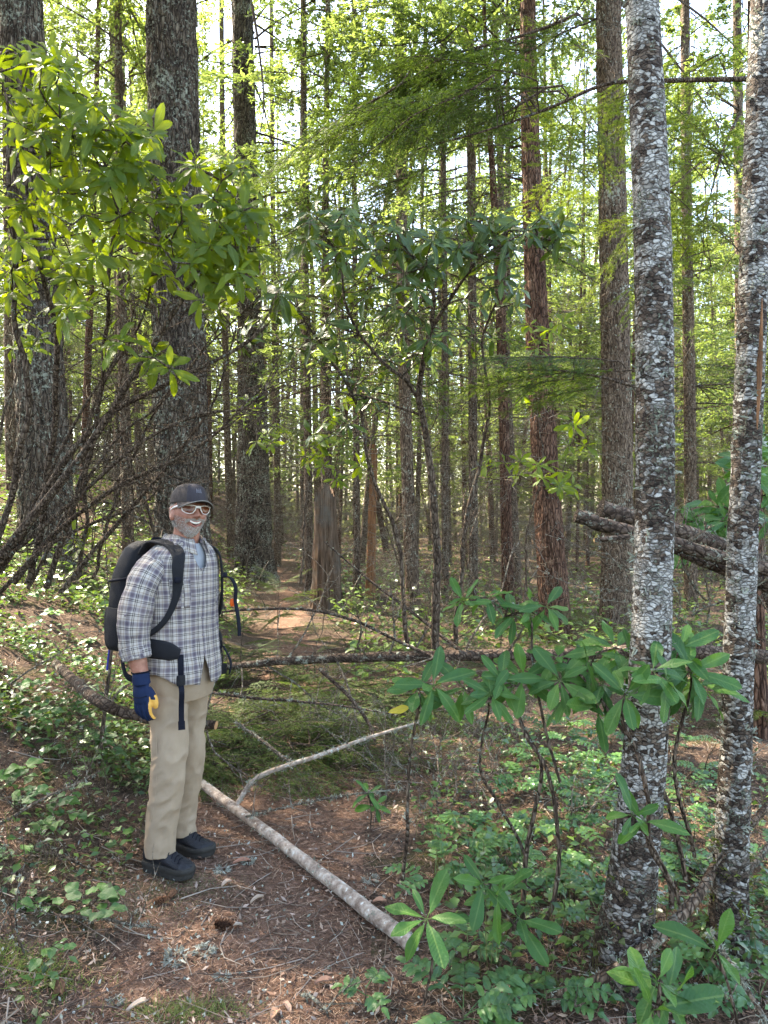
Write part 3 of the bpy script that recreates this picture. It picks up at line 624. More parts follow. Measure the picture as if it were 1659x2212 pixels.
# sticks on the floor at the left
for k, (a, b, lab) in enumerate([((0, 1790), (215, 1665), 'pale dead stick slanting up through the salal at the left edge'),
        ((60, 1840), (240, 1905), 'brown stick lying under the salal near the hiker'), ((120, 1990), (345, 2020), 'slim pale twig lying across the path below the hiker'),
        ((650, 2160), (715, 2205), 'short forked pale stick at the bottom of the path'), ((270, 1715), (305, 1810), 'thin twig standing by the heel of the near boot'),
        ((240, 1640), (330, 1705), 'brown twig leaning behind the hiker knee'), ((0, 1500), (160, 1390), 'thin bare stick rising on the left bank'),
        ((185, 1700), (250, 1330), 'tall dead sapling standing on the bank left of the backpack')]):
    A = gq(*a, .02) if k != 7 else gq(215, 1640, 0); B = gq(*b, .03) if k in (1, 2, 3) else A * 0 + Q(*b, A[1] + (.25 if k != 7 else .1))
    stem('fallen_branch', lab, 'branch', [A, A * .6 + B * .4 + [0, 0, .012], A * .3 + B * .7, B], [.007, .0065, .006, .003] if k != 7 else [.014, .012, .009, .004], 'grey_twig' if k in (0, 2, 3, 6) else 'twig', 'dead fallen branches', 6, 25 if k in (0, 2) else 6, False, 40 + k, .05, 6 if k in (6, 7) else 3, .3 if k != 7 else .5)
# tangles of dead twigs standing in the undergrowth
def tangle(label, places, L, r, n, seed, mat='grey_twig', lich=30):
    g = np.random.default_rng(seed); o = empty('dead_brush', places[0], label, 'brush', 'dead twig tangles'); mb = MB(); lb = MB()
    for i in range(n):
        p = places[i % len(places)] + g.normal(size=3) * [.12, .12, .02]
        P = twig_run(mb, p, g.normal(size=3) * [.8, .5, .25] + [0, 0, .55], L * g.uniform(.5, 1.1), r * g.uniform(.6, 1.2), 3, g, 0, .5, 4, (3, 6))
        lichen_tufts(lb, P, np.full(len(P), .004), int(lich * .6), g, .009)
    mb.build('twigs', M[mat], o, False, 'stuff'); lb.build('lichen', M['lichen'], o, False, 'stuff')
tangle('grey dead twigs tangled under the big leafy cluster beside the trail', [gq(900, 1760), gq(980, 1740), gq(850, 1700)], .75, .006, 10, 1)
tangle('pale lichened twigs tangled left of the nearer birch', [gq(1120, 1720), gq(1200, 1760), gq(1050, 1700)], .8, .006, 9, 2)
tangle('dark bare twigs standing between the stump and the level trunk', [gq(760, 1400), gq(850, 1390), gq(930, 1400)], 1.2, .007, 9, 3, 'twig', 8)
tangle('fine brown twigs thick around the base of the rhododendron fork', [gq(900, 1375), gq(980, 1375), gq(1060, 1370)], 1.6, .009, 14, 4, 'twig', 8)
tangle('lichened twigs massed behind the two birches under the logs', [Q(1480, 1330, 3.7), Q(1560, 1300, 3.8), Q(1640, 1350, 3.7), Q(1400, 1290, 3.6)], .65, .005, 12, 5, 'grey_twig', 40)
tangle('bare twigs bristling on the left bank behind the backpack', [gq(210, 1330), gq(120, 1300), gq(300, 1260)], .9, .006, 10, 6, 'twig', 8)
tangle('dead brush thick in the far right understory beyond the logs', [gq(1250, 1400), gq(1400, 1380), gq(1550, 1400)], 1.5, .008, 12, 7, 'twig', 6)
tangle('pale dead brush among the distant trunks left of the reddish conifer', [gq(1000, 1300), gq(1120, 1290), gq(1240, 1290), gq(880, 1280)], 2.6, .011, 18, 8, 'grey_twig', 4)
tangle('pale dead brush among the distant trunks right of the massive fir', [gq(480, 1180), gq(620, 1210), gq(800, 1260)], 2.4, .011, 14, 9, 'grey_twig', 4)
# ------------------------------------------------------------------ hemlock boughs
def bough_mesh(name, L, seed, nl=.018, nw=.0032, tw=None, mat='needle', width=.42, droop=.12, dens=1.0):
    """flat feathery spray along +Y: axis, side twigs, finer twigs, paired needles"""
    g = np.random.default_rng(seed); mb = MB(); segs = []
    n = 14; s = np.linspace(0, 1, n); wig = np.cumsum(g.normal(size=n)) * .012 * L
    A = np.stack([wig, s * L, -droop * L * s * s + g.normal(size=n) * .004], -1); tube(mb, A, np.linspace(.007 * L ** .5, .0015, n), 4, 1, None, False); segs.append(A[3:])
    m = int(L * 22 * dens)
    for i in range(m):
        t = .12 + .88 * (i + g.random()) / m; sg = 1 if i % 2 else -1
        b = np.array([np.interp(t, s, A[:, k]) for k in range(3)]); l = L * width * (1 - t * .8) * g.uniform(.35, 1.1); a = R(g.uniform(40, 65))
        d = np.array([math.sin(a) * sg, math.cos(a), g.uniform(-.2, .1)]); q = np.linspace(0, 1, 7)[:, None]
        B = b + d * l * q + np.array([0, .25 * l, -.3 * l]) * q ** 2; tube(mb, B, np.linspace(.0028, .001, 7), 3, 1, None, False); segs.append(B)
        for j in range(int(l * 38 * dens)):
            u = .12 + .85 * g.random(); c = np.array([np.interp(u, q[:, 0], B[:, k]) for k in range(3)]); sg2 = 1 if j % 2 else -1
            l2 = l * .42 * (1 - u * .6) * g.uniform(.3, 1.1); dd = unit(B[-1] - B[0]); pp = np.array([-dd[1], dd[0], 0]) * sg2
            e = c + (dd * .7 + pp * .7 + [0, 0, g.uniform(-.25, .05)]) * l2; segs.append(np.array([c, (c + e) / 2 + [0, 0, .004], e]))
    for P in segs:
        ln = np.linalg.norm(np.diff(P, axis=0), axis=1).sum(); k = int(ln * 330 * dens)
        if k < 1: continue
        t = g.random(k) * (len(P) - 1); i = t.astype(int); f = (t - i)[:, None]; b = P[i] * (1 - f) + P[i + 1] * f; d = unit(P[i + 1] - P[i])
        side = unit(np.cross(d, [0, 0, 1.])) * np.where(g.random(k) < .5, 1, -1)[:, None]
        nd = unit(d * .55 + side * .8 + g.normal(size=(k, 3)) * .22); w = unit(np.cross(nd, [0, 0, 1.] + g.normal(size=(k, 3)) * .4)) * nw; l = nl * g.uniform(.6, 1.2, k)[:, None]
        mb.add(np.stack([b - w * .6, b + w * .6, b + nd * l + w * .3, b + nd * l - w * .3], 1).reshape(-1, 3), np.arange(4 * k).reshape(-1, 4), 0, np.repeat(g.random(k), 4)[:, None] * np.ones(3))
    return mb.mesh(name, [M[mat], M['twig']], False)
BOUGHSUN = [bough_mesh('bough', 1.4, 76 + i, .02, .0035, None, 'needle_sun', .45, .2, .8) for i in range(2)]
BOUGH = [bough_mesh('bough', [1.5, 1.2, 1.7][i], 70 + i, .02, .0035, None, 'needle', [.45, .5, .4][i], [.14, .2, .1][i], .8) for i in range(3)]
CUT = [bough_mesh('cut_bough', [1.2, 1.0][i], 80 + i, .018, .003, None, 'needle_cut', .5, .1, .85) for i in range(2)]
def place_boughs(o, me, spots, g):
    for p, d, s in spots:
        up = np.array([0, 0, 1.]) + g.normal(size=3) * .25
        inst('bough', me[g.integers(0, len(me))], o, basis(np.asarray(d, float), up, np.asarray(p) - np.array(o.location), s))
g = np.random.default_rng(31)
# living hemlock whose long limbs reach in from the right edge, high above
def limb(label, pts, r, spots, seed, meshes):
    P = np.array([Q(*p) for p in pts]); g = np.random.default_rng(seed)
    o = empty('hemlock_branch', P[0], label, 'branch', 'hemlock limbs hanging over the clearing')
    mb, PP, rr = trunk_mb(spline(P, 40), np.linspace(r, r * .3, 40), 8, .05, .08, seed, 10, 2); mb.build('limb', M['twig'], o)
    for (x, y, D, dx, dy, dz, s) in spots:
        p = Q(x, y, D); i = np.argmin(np.linalg.norm(PP - p, axis=1))
        if np.linalg.norm(PP[i] - p) < .9:
            t = MB(); tube(t, [PP[i], (PP[i] + p) / 2 + g.normal(size=3) * .03, p], [rr[i] * .5, .006, .004], 5); t.build('twig', M['twig'], o)
        place_boughs(o, meshes, [(p, (dx, dy, dz), s)], g)
def rand_spots(pts, n, D, g, s=(.55, 1.0), dirs=(-1, .25), spread=50):
    """sprays strung along a photo polyline"""
    A = spline(np.array(pts, float), 60); out = []
    for _ in range(n):
        x, y = A[g.integers(0, 60)] + g.normal(size=2) * [spread, spread * .6]
        out.append((x, y, D + g.normal() * .35, dirs[0] * g.uniform(.3, 1), g.uniform(-.7, .7), dirs[1] * g.uniform(-1, 1) - .15, g.uniform(*s)))
    return out
limb('long dark hemlock limb sweeping from the thin birch to the upper middle', [(1640, 170, 5.2), (1440, 174, 5.3), (1310, 182, 5.4), (1190, 232, 5.5), (1050, 282, 5.6), (900, 322, 5.8)], .018, rand_spots([(1280, 190), (1150, 180), (1040, 200), (960, 250)], 11, 5.6, g), 3, BOUGH)
limb('dense dark hemlock limb high above the reddish conifer', [(1250, 30, 5.6), (1150, 70, 5.7), (1040, 100, 5.8), (900, 140, 6), (820, 170, 6.1)], .014, rand_spots([(1230, 70), (1130, 100), (1010, 110), (930, 150)], 15, 5.9, g), 4, BOUGH)
limb('hemlock limb hanging over the slim trunks at the upper middle', [(1180, 190, 6.4), (1080, 250, 6.5), (960, 300, 6.6), (860, 360, 6.8)], .013, rand_spots([(1120, 230), (1020, 250), (930, 330), (890, 420)], 11, 6.6, g), 5, BOUGH)
limb('low feathery green spray in front of the reddish conifer', [(1380, 838, 4.6), (1300, 815, 4.6), (1200, 800, 4.6), (1090, 800, 4.7)], .010, [(1375, 800, 4.6, -1, .1, -.02, .62), (1340, 780, 4.6, -1, -.3, .05, .6), (1300, 800, 4.65, -1, .4, -.05, .55), (1250, 770, 4.6, -1, 0, .0, .5), (1330, 830, 4.6, -1, .2, -.1, .5), (1240, 820, 4.6, -1, -.3, -.05, .45)], 6, BOUGH)
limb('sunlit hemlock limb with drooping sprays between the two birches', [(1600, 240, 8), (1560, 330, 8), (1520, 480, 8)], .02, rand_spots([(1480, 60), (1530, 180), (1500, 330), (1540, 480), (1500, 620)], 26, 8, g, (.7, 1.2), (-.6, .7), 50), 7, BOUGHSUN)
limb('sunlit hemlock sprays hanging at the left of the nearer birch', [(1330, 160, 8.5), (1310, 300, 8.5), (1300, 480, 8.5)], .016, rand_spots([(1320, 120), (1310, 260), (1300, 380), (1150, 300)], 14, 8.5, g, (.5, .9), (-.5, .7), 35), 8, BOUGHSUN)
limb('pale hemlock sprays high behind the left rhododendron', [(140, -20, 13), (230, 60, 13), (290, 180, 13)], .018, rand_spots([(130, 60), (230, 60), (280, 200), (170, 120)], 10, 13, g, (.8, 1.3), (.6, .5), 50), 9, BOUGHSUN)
limb('drooping bare tipped limb beside the top of the orange lit fir', [(545, 10, 9), (560, 110, 9), (570, 220, 9), (560, 300, 9)], .018, rand_spots([(640, 60), (720, 150), (650, 220)], 6, 9.5, g, (.6, 1.), (.6, .5), 40), 10, BOUGH)
# the cut green boughs heaped across the trail behind the man
for k, (c, lab) in enumerate([((520, 1420), 'green hemlock bough heaped against the hiker at his hip'), ((560, 1530), 'green hemlock bough lying across the trail at the hiker thigh'),
        ((660, 1480), 'middle of the heaped green hemlock boughs under the level trunk'), ((760, 1500), 'green hemlock bough heaped near the yellow leaf'),
        ((500, 1610), 'lowest green hemlock bough touching the trail beside the far boot'), ((640, 1600), 'dark green hemlock bough spread flat above the curved pole branch'),
        ((330, 1610), 'green hemlock bough sticking out left behind the hiker legs')]):
    x, y = c; p = gq(x, y + 95, .0) + [0, .38, 0]; D = p[1]; q = Q(x, y, D); o = empty('fallen_bough', [p[0], p[1], p[2]], lab, 'bough', 'green hemlock boughs heaped on the trail')
    sp = []
    for i in range(26):
        u = g.uniform(.05, 1); a = g.uniform(0, 6.28)
        sp.append((p + (q - p) * u * 1.05 + [g.normal() * .2, abs(g.normal()) * .25 - .08, 0], (math.cos(a), math.sin(a) * .7, g.uniform(-.35, .25)), g.uniform(.5, 1.05)))
    place_boughs(o, CUT, sp, g)

# young hemlocks and brush that hide the floor beyond the heap
for k, (x, y, D, s, n, lab) in enumerate([(790, 1290, 9, .5, 9, 'small teal hemlock seedling right of the broken stump'), (600, 1230, 11, .7, 10, 'bright hemlock seedling on the trail edge beyond the man'), (520, 1290, 7.5, .6, 9, 'hemlock seedling on the bank just beyond the hiker shoulder'), (1080, 1330, 8, .6, 8, 'low hemlock seedling among the trunks behind the leafy cluster'), (1260, 1330, 8.5, .6, 8, 'low hemlock seedling at the foot of the reddish conifer'), (1560, 1400, 6.5, .7, 10, 'hemlock seedling in the sun behind the two birches'), (940, 1310, 9.5, .5, 7, 'hemlock seedling at the base of the rhododendron fork'), (680, 1370, 8, .4, 7, 'low hemlock sprig beside the trail before the broken stump')]):
    X = (x * S22 - 384) / F * D; b = gpt(X, D, -.02); o = empty('hemlock_seedling', b, lab, 'seedling', 'young hemlocks'); tb = MB(); h = s * 1.1; tube(tb, [b, b + [0, 0, h * .5], b + [.03, 0, h]], [.008, .006, .002], 5); tb.build('stem', M['twig'], o)
    sp = []
    for i in range(n):
        a = i * 2.4; u = (i + .5) / n; sp.append((b + [0, 0, h * u], (math.cos(a), math.sin(a), .1 + .6 * u), s * (1.05 - .7 * u)))
    place_boughs(o, BOUGH, sp, g)
tangle('pale dead brush on the trail edge between the man and the stump', [gq(560, 1330), gq(620, 1300), gq(520, 1360)], 1.1, .006, 9, 10)
tangle('dead brush sprawled over the floor right of the stump', [gq(800, 1350), gq(880, 1340), gq(980, 1350), gq(1080, 1360)], 1.5, .008, 14, 11)
tangle('grey brush thick behind the second slender trunk right of the fork', [gq(1050, 1320), gq(1140, 1320), gq(1230, 1330), gq(1300, 1320)], 1.9, .009, 14, 12)
tangle('brown dead twigs sprawled before the feet of the birches', [gq(1450, 1900), gq(1250, 2050), gq(1560, 2000), gq(1150, 1950)], .55, .004, 11, 13, 'twig', 14)
tangle('brown dead twigs sprawled on the near left bank', [gq(60, 1950), gq(120, 1750), gq(30, 2120), gq(230, 1800)], .5, .0035, 10, 14, 'twig', 10)

for k, (lab, pl, L, r, n, mt) in enumerate([('fine grey twigs massed in the undergrowth between the pole and the leafy cluster', [(960, 1650), (1050, 1620), (1120, 1600), (1000, 1600)], .7, .0035, 12, 'grey_twig'),
    ('fine brown twigs massed right of the nearer birch above the floor', [(1480, 1600), (1520, 1680), (1450, 1750), (1540, 1560)], .8, .004, 12, 'twig'),
    ('thin dead twigs bristling over the path side at the foot of the yellow leaf', [(850, 1620), (900, 1660), (820, 1680)], .6, .0035, 9, 'twig'),
    ('dead twigs massed on the bank behind the backpack under the leaning stems', [(120, 1250), (200, 1260), (60, 1270), (280, 1250)], 1.3, .006, 12, 'grey_twig'),
    ('fine dead twigs at the right edge behind the thin birch', [(1640, 1500), (1650, 1650), (1600, 1560)], .8, .004, 10, 'grey_twig')]):
    tangle(lab, [gq(x, y) for x, y in pl], L, r, n, 30 + k, mt, 10)
# ------------------------------------------------------------------ leaves
def leaf_mesh(name, mats, wid=.15, p=.9, fold=.25, curl=.25, tip=.0, rows=9, seed=0, pet=.12, tooth=0):
    """a blade of length 1 along +Y with a folded midrib and a short stalk"""
    g = np.random.default_rng(seed); mb = MB(); t = np.linspace(0, 1, rows); w = wid * np.sin(np.pi * t ** p) ** .62; w[0] = .006; w[-1] = .004
    xs = np.array([-1, -.5, 0, .5, 1]); V = []
    for i in range(rows):
        wl = w[i] * (1 + (tooth * (1 if i % 2 else -1) if 0 < i < rows - 1 else 0))
        for x in xs: V.append((x * wl + .03 * math.sin(t[i] * 3 + seed), t[i], fold * abs(x) * wl - curl * t[i] ** 2 + .25 * wl * math.sin(t[i] * 9 + seed + x * 2) * abs(x) - .12 * fold * abs(x) ** 3 * wl))
    i = np.arange(rows - 1)[:, None] * 5; j = np.arange(4)[None]
    mb.add(V, np.stack([i + j, i + j + 1, i + 5 + j + 1, i + 5 + j], -1).reshape(-1, 4))
    if pet: tube(mb, [(0, -pet, -.01), (.0, .0, .0), (0.01, .15, -.004)], [.011, .010, .005], 4, 0, None, False)
    return mb.mesh(name, mats)
LR = [leaf_mesh('rhodo_leaf', M['rhodo'], .140 + .012 * i, 1.15, .35 - .04 * i, [.1, .22, .35, .05, .28][i], 0, 9, i) for i in range(5)]
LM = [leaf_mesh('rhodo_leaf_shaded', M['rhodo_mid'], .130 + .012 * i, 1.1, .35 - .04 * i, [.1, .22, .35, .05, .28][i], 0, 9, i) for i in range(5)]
LF = [leaf_mesh('rhodo_leaf_fresh', M['rhodo_fg'], .145 + .010 * i, 1.15 + .08 * i, .3 - .05 * i, [.12, .25, .38, .06, .18][i], 0, 11, 10 + i) for i in range(5)]
LY = [leaf_mesh('yellow_leaf', M['yellow'], .19, .9, .2, .15, 0, 9, 3)]
LS = [leaf_mesh('salal_leaf', M['salal'], .30 + .03 * i, .68, .2, [.12, .25, .05, .3][i], 0, 9, 20 + i, .14) for i in range(4)]
LG = [leaf_mesh('grape_leaflet', M['grape'], .23 + .02 * i, .72, .2, .12 + .08 * i, 0, 9, 30 + i, .0, .12) for i in range(3)]
def mesh_arrays(me):
    n = len(me.vertices); V = np.empty(n * 3, np.float32); me.vertices.foreach_get('co', V)
    k = len(me.polygons); Fq = np.empty(k * 4, np.int32) if all(len(p.vertices) == 4 for p in me.polygons) else None
    if Fq is not None: me.polygons.foreach_get('vertices', Fq); Fq = Fq.reshape(-1, 4)
    return V.reshape(-1, 3), Fq
ARR = {}
def arrs(me):
    if me.name not in ARR: ARR[me.name] = mesh_arrays(me)
    return ARR[me.name]
class Leaves:
    """the leaves of one shrub: the ones that show largest become objects, the rest one mesh"""
    def __init__(s, o, mat): s.o = o; s.items = []; s.mat = mat
    def put(s, me, d, up, p, L): s.items.append((me, np.array(basis(d, up, np.asarray(p, float) - origin(s.o), L)), L / max(.5, p[1])))
    def flush(s, limit=300):
        it = sorted(s.items, key=lambda q: -q[2])
        for me, Mx, _ in it[:limit]: inst('leaf', me, s.o, Matrix(Mx.tolist()))
        if len(it) > limit:
            mb = MB(); o0 = origin(s.o)
            for me, Mx, _ in it[limit:]:
                V, Fq = arrs(me); mb.add(V @ Mx[:3, :3].T + Mx[:3, 3] + o0, Fq)
            mb.build('foliage', s.mat, s.o, True, 'stuff')
def whorl(lv, meshes, p, axis, n, L, g, elev=(-25, 35), yellow=0):
    axis = unit(axis); a = unit(np.cross(axis, [.3, .9, .2])); b = np.cross(axis, a); ph = g.random() * 6.28
    for k in range(n):
        az = ph + k * 2.39996 + g.normal() * .15; e = R(elev[1] + (elev[0] - elev[1]) * (1 - k / max(1, n - 1)) + g.normal() * 9)
        rad = a * math.cos(az) + b * math.sin(az); d = rad * math.cos(e) + axis * math.sin(e); d[2] -= .12
        up = axis * math.cos(e) - rad * math.sin(e) + g.normal(size=3) * .15
        me = meshes[g.integers(0, len(meshes))]
        if g.random() < yellow: me = LY[0]
        lv.put(me, d, up, p + unit(d) * L * .12, L * g.uniform(.72, 1.12) * (1 if k < n - 2 else .8))
def grow(stems, ends, g, r_twig=.0035, seglen=.14, sag=.0):
    """twigs that join every leaf cluster to the nearest stem or older twig"""
    nodes = np.concatenate([s for s in stems]); out = MB(); dirs = []
    order = np.argsort([np.min(np.linalg.norm(nodes - e, axis=1)) for e in ends]); res = [None] * len(ends)
    for i in order:
        e = ends[i]; d = np.linalg.norm(nodes - e, axis=1) + np.where(nodes[:, 2] > e[2] + .05, .25, 0); j = int(np.argmin(d)); s = nodes[j]
        n = max(3, int(np.linalg.norm(e - s) / seglen) + 2); t = np.linspace(0, 1, n)[:, None]
        P = s + (e - s) * t + np.array([0, 0, -.12 * np.linalg.norm(e - s)]) * (t * (1 - t)) * 2 + np.r_[[[0] * 3], g.normal(size=(n - 2, 3)) * .02, [[0] * 3]]
        tube(out, P, np.linspace(r_twig * 1.5, r_twig * .8, n), 5, 0, None, False); nodes = np.r_[nodes, P[1:]]; res[i] = unit(P[-1] - P[-2])
    return out, res
def shrub(name, label, stems, radii, clusters, meshes, L, mat, seed, group=None, nl=(6, 10), up=.6, elev=(-25, 35), limit=300, lich=0, stem_mat='twig', extra=None, yellow=0, amp=.08, face=.55):
    """stems: photo polylines (x, y, D); clusters: world points of leaf whorls"""
    g = np.random.default_rng(seed); SP = []
    base = np.array(Q(*stems[0][0]) if len(stems[0][0]) == 3 else stems[0][0]); o = empty(name, base, label, 'shrub', group)
    for s, r in zip(stems, radii):
        P = spline(np.array([Q(*p) for p in s]), max(12, len(s) * 8)); P[1:-1] += (fbm(P[1:-1] * 4 + seed, 2, seed)[:, None] - .5) * .05
        mb, PP, rr = trunk_mb(P, np.linspace(r[0], r[1], len(P)), 9, .04, amp, seed, 9, 2); mb.build('stem', M[stem_mat], o); SP.append(PP[::3])
        if lich: lb = MB(); lichen_tufts(lb, PP, rr, lich, g, .014); lb.build('lichen', M['lichen'], o, False, 'stuff')
    cl = [np.asarray(c, float) for c in clusters]
    tw, dr = grow(SP, cl, g)
    if extra: extra(tw, SP, g)
    tw.build('twigs', M[stem_mat], o, True, 'stuff')
    lv = Leaves(o, mat)
    for c, d in zip(cl, dr):
        whorl(lv, meshes, c, d * (1 - up) * .7 + np.array([0, -face, up]) + g.normal(size=3) * .25, g.integers(*nl), L * g.uniform(.8, 1.15), g, elev, yellow)
    lv.flush(limit); return o
def scatter(poly_n, g):
    """leaf cluster places: list of (x, y, spread_x, spread_y, D, dD, n)"""
    out = []
    for x, y, sx, sy, D, dD, n in poly_n:
        for _ in range(n): out.append(Q(x + g.uniform(-1, 1) * sx, y + g.uniform(-1, 1) * sy, D + g.uniform(-1, 1) * dD))
    return out
g = np.random.default_rng(3)
# big rhododendron leaning in from the left
LEFT = scatter([(x, y, sx * 1.1, sy * 1.1, D, dD, int(n * 1.1 + .5)) for x, y, sx, sy, D, dD, n in [(60, 170, 70, 60, 3.9, .4, 15), (150, 240, 90, 60, 3.9, .4, 16), (60, 290, 70, 60, 3.9, .4, 10), (230, 330, 90, 60, 3.9, .4, 17), (150, 400, 90, 50, 4, .5, 11),
    (340, 400, 90, 60, 4, .4, 16), (470, 390, 60, 40, 4, .3, 9), (300, 480, 90, 40, 4, .4, 12), (430, 500, 90, 50, 4, .4, 17), (530, 490, 45, 50, 4, .3, 8), (480, 580, 70, 40, 4, .4, 13), (400, 560, 80, 40, 4.1, .4, 9),
    (120, 520, 100, 60, 4.2, .6, 9), (60, 430, 60, 60, 4.2, .6, 8), (230, 600, 120, 50, 4.3, .6, 8), (480, 640, 60, 40, 4.2, .5, 7), (150, 680, 60, 40, 3.8, .3, 2), (240, 720, 40, 30, 3.8, .3, 2), (370, 790, 60, 40, 4, .3, 3), (90, 620, 80, 40, 4.5, .6, 5)]], g)
LSTEMS = [[(-60, 1290, 4.6), (60, 1130, 4.5), (180, 980, 4.3), (300, 790, 4.1), (400, 640, 4), (470, 520, 4)],
    [(-40, 1270, 4.7), (40, 1170, 4.6), (130, 1010, 4.5), (230, 900, 4.4), (360, 830, 4.2), (500, 760, 4.1), (580, 700, 4.1)],
    [(60, 1260, 4.9), (90, 1130, 4.8), (110, 950, 4.6), (120, 760, 4.3), (100, 600, 4.1), (60, 430, 4), (50, 250, 3.9)],
    [(100, 1270, 4.9), (150, 1120, 4.8), (200, 960, 4.7), (220, 800, 4.5), (230, 620, 4.2), (250, 430, 4), (200, 260, 3.9)],
    [(-30, 1230, 4.4), (10, 1120, 4.4), (60, 900, 4.2), (40, 700, 4.1), (30, 520, 4), (20, 330, 3.9), (10, 200, 3.9)],
    [(130, 1280, 5), (210, 1180, 5), (290, 1090, 4.9), (400, 960, 4.7), (470, 850, 4.6), (510, 700, 4.5)],
    [(30, 1260, 4.8), (110, 1160, 4.8), (240, 1060, 4.6), (340, 1010, 4.5), (450, 950, 4.4), (560, 840, 4.4)],
    [(160, 1250, 5.2), (190, 1130, 5.2), (180, 980, 5), (210, 860, 4.9), (300, 700, 4.6), (330, 560, 4.3)],
    [(-10, 1290, 4.7), (90, 1190, 4.7), (200, 1130, 4.8), (320, 1080, 4.8), (360, 1000, 4.8)],
    [(280, 1230, 5.4), (330, 1150, 5.4), (290, 1020, 5.3), (250, 900, 5.2), (270, 760, 5)],
    [(0, 1240, 5), (80, 1080, 5), (170, 900, 4.9), (260, 760, 4.8), (300, 640, 4.6)], [(60, 1270, 5.2), (160, 1080, 5.1), (260, 940, 5), (350, 870, 4.9), (480, 700, 4.7)],
    [(20, 1200, 4.6), (150, 1090, 4.5), (300, 960, 4.3), (420, 900, 4.2), (530, 880, 4.2), (600, 800, 4.2)], [(200, 1250, 5.3), (250, 1080, 5.2), (330, 900, 5), (420, 780, 4.8), (560, 640, 4.6)]]
LRAD = [(.030, .008), (.026, .006), (.024, .006), (.020, .006), (.022, .006), (.017, .005), (.018, .005), (.016, .005), (.015, .005), (.015, .005), (.014, .004), (.014, .004), (.013, .004), (.012, .004)]
def fine(tb, SP, g):
    for _ in range(210):
        s = SP[g.integers(0, len(SP))]; i = g.integers(2, len(s) - 1)
        twig_run(tb, s[i], g.normal(size=3) * [1, .6, .6] + [.4, 0, .3], g.uniform(.25, .9), .004, 2, g, 0, .5, 4, (2, 5))
shrub('rhododendron_bush', 'huge rhododendron with leaning brown stems and backlit leaves at upper left', LSTEMS, LRAD, LEFT, LR, .128, M['rhodo'], 41, 'rhododendron bushes', (6, 10), .45, (-35, 35), 300, 10, 'twig', fine)
# middle rhododendron with the forked stem
MID = scatter([(690, 490, 50, 35, 4.6, .3, 5), (760, 470, 40, 20, 4.6, .3, 4), (740, 540, 60, 30, 4.6, .3, 6), (850, 530, 60, 40, 4.6, .3, 8), (930, 540, 60, 40, 4.6, .3, 7), (880, 600, 70, 30, 4.6, .3, 6), (980, 500, 50, 30, 4.5, .3, 5),
    (1060, 490, 60, 40, 4.5, .3, 8), (1140, 490, 50, 30, 4.5, .3, 6), (1200, 530, 30, 30, 4.5, .2, 4), (1040, 560, 60, 40, 4.5, .3, 6), (1090, 605, 40, 20, 4.5, .2, 3), (740, 620, 70, 40, 4.8, .4, 6), (640, 650, 60, 50, 4.8, .4, 6), (790, 690, 90, 40, 5, .5, 7),
    (680, 740, 80, 50, 5, .4, 6), (930, 700, 80, 60, 5, .5, 5), (870, 770, 60, 40, 5, .5, 4), (760, 840, 70, 50, 5.2, .5, 5), (1060, 690, 60, 50, 5, .4, 4), (560, 720, 50, 50, 5, .4, 4), (700, 920, 60, 40, 5.3, .4, 3)], g)
MST = [[(940, 1400, 5.2), (943, 1200, 5.1), (936, 1050, 5), (925, 960, 5), (905, 860, 4.9), (912, 790, 4.8), (930, 710, 4.7), (935, 640, 4.6), (900, 560, 4.6), (860, 500, 4.6)],
    [(905, 862, 4.9), (870, 815, 4.8), (810, 760, 4.8), (760, 690, 4.7), (740, 590, 4.6), (700, 510, 4.6)], [(930, 715, 4.7), (970, 650, 4.6), (1010, 590, 4.5), (1060, 530, 4.5), (1120, 490, 4.5), (1190, 520, 4.5)],
    [(985, 1390, 5.3), (1000, 1180, 5.2), (1040, 980, 5.1), (1060, 860, 5), (1040, 740, 4.9), (1090, 620, 4.6)], [(880, 1390, 5.4), (860, 1180, 5.4), (800, 1000, 5.3), (770, 860, 5.2), (700, 760, 5), (640, 660, 4.9)],
    [(915, 900, 5), (850, 870, 5), (770, 850, 5.1), (690, 840, 5.1)]]
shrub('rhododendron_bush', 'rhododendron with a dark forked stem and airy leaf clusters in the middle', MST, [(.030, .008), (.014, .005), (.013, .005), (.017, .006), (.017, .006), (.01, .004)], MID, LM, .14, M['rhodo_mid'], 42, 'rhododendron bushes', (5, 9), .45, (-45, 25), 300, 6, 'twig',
    lambda tb, SP, g: [twig_run(tb, (lambda q: q[g.integers(2, len(q))])(SP[g.integers(0, 6)]), g.normal(size=3) + [0, 0, .4], g.uniform(.3, .9), .004, 2, g, 0, .5, 4, (2, 5)) for _ in range(110)])
